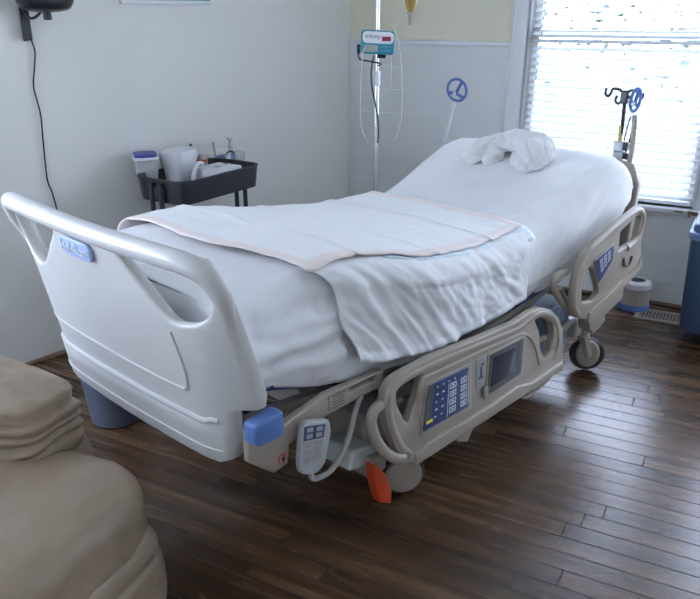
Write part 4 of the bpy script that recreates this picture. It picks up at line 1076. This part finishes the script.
# ------------------------------------------------------------------ bins, vent
it = empty('wastebasket', (-1.03, 2.88, 0), 0, 'blue grey plastic wastebasket under the far foot corner of the bed', 'wastebasket')
bm = NB(); lathe(bm, [(.10, .0), (.108, .006), (.135, .30), (.142, .305), (.142, .318), (.134, .318), (.128, .30), (.1, .012)], 36); build('basket_body', bm, M['canblue'], it)
it = empty('pedal_bin', (1.715, 4.215, 0), 0, 'small white and tan bin with blue base near the far wall', 'bin')
bm = NB(); lathe(bm, [(.105, 0), (.112, .008), (.112, .035), (.106, .045)], 36); o = build('bin_base', bm, M['blue'], it)
bm = NB(); lathe(bm, [(.105, .045), (.104, .16)], 36); build('bin_body', bm, M['tan'], it)
bm = NB(); lathe(bm, [(.106, .16), (.107, .165), (.102, .195), (.09, .205), (.06, .207), (.055, .19), (.055, .17)], 36); build('bin_lid', bm, M['white'], it)
bm = NB(); lathe(bm, [(.057, .170), (.056, .2035), (.0, .2035)], 28); build('bin_opening', bm, M['black'], it); it.scale = (.82, .82, .86)
it = empty('rolling_bin', (2.025, 3.73, 0), math.radians(-28), 'tall blue rolling bin at the right edge beside the window', 'bin')
bm = NB(); L = [[bm.verts.new((x, y, zz)) for x, y in rrect(w, h, .07)] for w, h, zz in ((.40, .34, .075), (.43, .37, .10), (.47, .42, .60), (.46, .41, .60), (.40, .34, .11))]
for A, B in zip(L, L[1:]):
    for j in range(len(A)): bm.faces.new((A[j], A[(j + 1) % len(A)], B[(j + 1) % len(A)], B[j]))
bm.faces.new(L[0]); bm.faces.new(L[-1]); build('bin_body', bm, M['bin'], it)
bm = plate(rrect(.49, .44, .08), [], .02, .008, lambda a, b, c: Vector((a, b, .60 + c))); build('rim', bm, M['binrim'], it)
bm = plate(rrect(.46, .41, .08), [], .03, .02, lambda a, b, c: Vector((a, b, .635 + c))); build('lid', bm, M['bin'], it)
for sx in (-1, 1):
    for sy in (-1, 1):
        bm = NB(); x, y = sx * .15, sy * .12; cyl(bm, (x - .018, y, .036), (x + .018, y, .036), .035); cyl(bm, (x, y, .05), (x, y, .08), .014); build('caster', bm, M['rubber'], it)
vt = empty('floor_vent', (1.85, 4.05, 0), math.radians(-28), 'bronze slotted register set in the floor beside the blue bin', 'vent')
bm = NB(); bmh = plate([(-.16, -.07), (.16, -.07), (.16, .07), (-.16, .07)], [[(-.135, -.05), (.135, -.05), (.135, .05), (-.135, .05)]], .003, .001, lambda a, b, c: Vector((a, b, .004 + c))); join(bm, bmh); build('vent_frame', bm, M['vent'], vt)
bm = NB()
for k in range(15): box(bm, (-.126 + k * .018, 0, .004), (.006, .1, .004))
build('grille', bm, M['vent'], vt, smooth=False)
bm = NB(); box(bm, (0, 0, .0012), (.27, .1, .001)); build('vent_opening', bm, M['black'], vt, smooth=False); vt.scale = (1.05, 1.25, 1)

# ------------------------------------------------------------------ recliner
# local x: the way the chair faces (to the right), y: across towards the bed
RA = math.radians(90 - 114)
rc = empty('recliner', (-.555, 1.70, 0), RA, 'beige leather recliner in the near left corner, facing right', 'recliner')
def pillow(name, c, s, seed, m, cuts=34, wfun=None, rot=None, e=3.2, parent=rc):
    """super-ellipsoid cushion with leather creases"""
    bm = NB(); bmesh.ops.create_cube(bm, size=2); bmesh.ops.subdivide_edges(bm, edges=bm.edges, cuts=cuts, use_grid_fill=True)
    for v in bm.verts:
        p = v.co.copy(); n = (abs(p.x) ** e + abs(p.y) ** e + abs(p.z) ** e) ** (1 / e)
        q = p / n
        q = Vector((q.x * s[0], q.y * s[1], q.z * s[2]))
        nn = Vector((p.x / s[0], p.y / s[1], p.z / s[2])).normalized()
        d = .008 * noise.fractal(q * 6 + Vector((seed, 0, 0)), .6, 2, 3)
        if wfun: d += wfun(q)
        q += nn * d
        if rot is not None: q = rot @ q
        v.co = q + Vector(c)
    return build(name, bm, m, parent, angle=180)
# seat cushion, bull-nosed front
def seatw(q): return -.006 * ridge(q.z + .02 * math.sin(q.y * 14), -.075, .01)
pillow('seat_cushion', (-.285, -.29, .385), (.33, .34, .14), 1, M['leather'], wfun=seatw, e=4.)
def fpw(q): return -.01 * ridge(q.z, .08, .012)
pillow('footrest_panel', (-.10, -.32, .19), (.165, .355, .18), 2, M['leather'], wfun=fpw, e=4.2)
bm = NB(); tube(bm, [(.035, -.68 + .07 * k, .275 + .004 * math.sin(k)) for k in range(10)], .006, n=8); build('seam_welt', bm, M['leather2'], rc)
# far arm: side body and gathered padded top
def armw(q):
    d = .006 * noise.noise(q * 5)
    f = max(0, min(1, (q.x + .25) / .3))
    for zk, sl, w, h in ((.075, .10, .010, .012), (.045, .22, .012, .020), (.012, .16, .009, .014), (-.035, .30, .012, .018), (-.075, .34, .010, .012)):
        d -= h * f * ridge(q.z - zk - sl * (q.x - .2) + .02 * noise.noise(q * 7), 0, w)
    return d
pillow('arm_pad', (-.63, -.005, .560), (.36, .15, .135), 3, M['leather'], wfun=armw, e=4., cuts=70)
pillow('arm_body', (-.62, .055, .27), (.345, .09, .265), 4, M['leather'], e=5)
pillow('arm_pad', (-.62, -.80, .575), (.355, .125, .105), 6, M['leather'], wfun=armw, e=2.6)
pillow('arm_body', (-.62, -.80, .27), (.345, .09, .265), 7, M['leather'], e=5)
pillow('backrest', (-.95, -.38, .68), (.17, .33, .42), 5, M['leather'], e=3., rot=Matrix.Rotation(-.18, 3, 'Y'))
bm = NB(); box(bm, (-.55, -.37, .11), (.75, .74, .18)); build('chair_base', bm, M['leather2'], rc, bevel=.03)

# ------------------------------------------------------------------ light
w = bpy.data.worlds.new('sky'); scene.world = w; w.use_nodes = True
N, L = w.node_tree.nodes, w.node_tree.links; bg = N['Background']
tc = N.new('ShaderNodeTexCoord'); sp = N.new('ShaderNodeSeparateXYZ'); L.new(tc.outputs['Generated'], sp.inputs[0])
r = N.new('ShaderNodeValToRGB'); e = r.color_ramp.elements; e[0].position = .0; e[0].color = (.68, .80, 1.0, 1); e[1].position = 1; e[1].color = (.60, .71, 1.0, 1)
L.new(sp.outputs['Z'], r.inputs['Fac']); L.new(r.outputs['Color'], bg.inputs['Color']); bg.inputs['Strength'].default_value = 13.0
# daylight pouring in through the window
def area(name, loc, rot, sx, sy, power, col):
    a = bpy.data.lights.new(name, 'AREA'); a.shape = 'RECTANGLE'; a.size = sx; a.size_y = sy; a.energy = power; a.color = col
    o = bpy.data.objects.new(name, a); COL.objects.link(o); o.location = loc; o.rotation_euler = rot; return o
scene.view_settings.view_transform = 'Standard'; scene.view_settings.look = 'None'
scene.view_settings.exposure = 0.04; scene.view_settings.gamma = 1; scene.view_settings.use_curve_mapping = False
scene.cycles.use_denoising = True
scene.cycles.max_bounces = 8; scene.cycles.diffuse_bounces = 5; scene.cycles.sample_clamp_indirect = 6
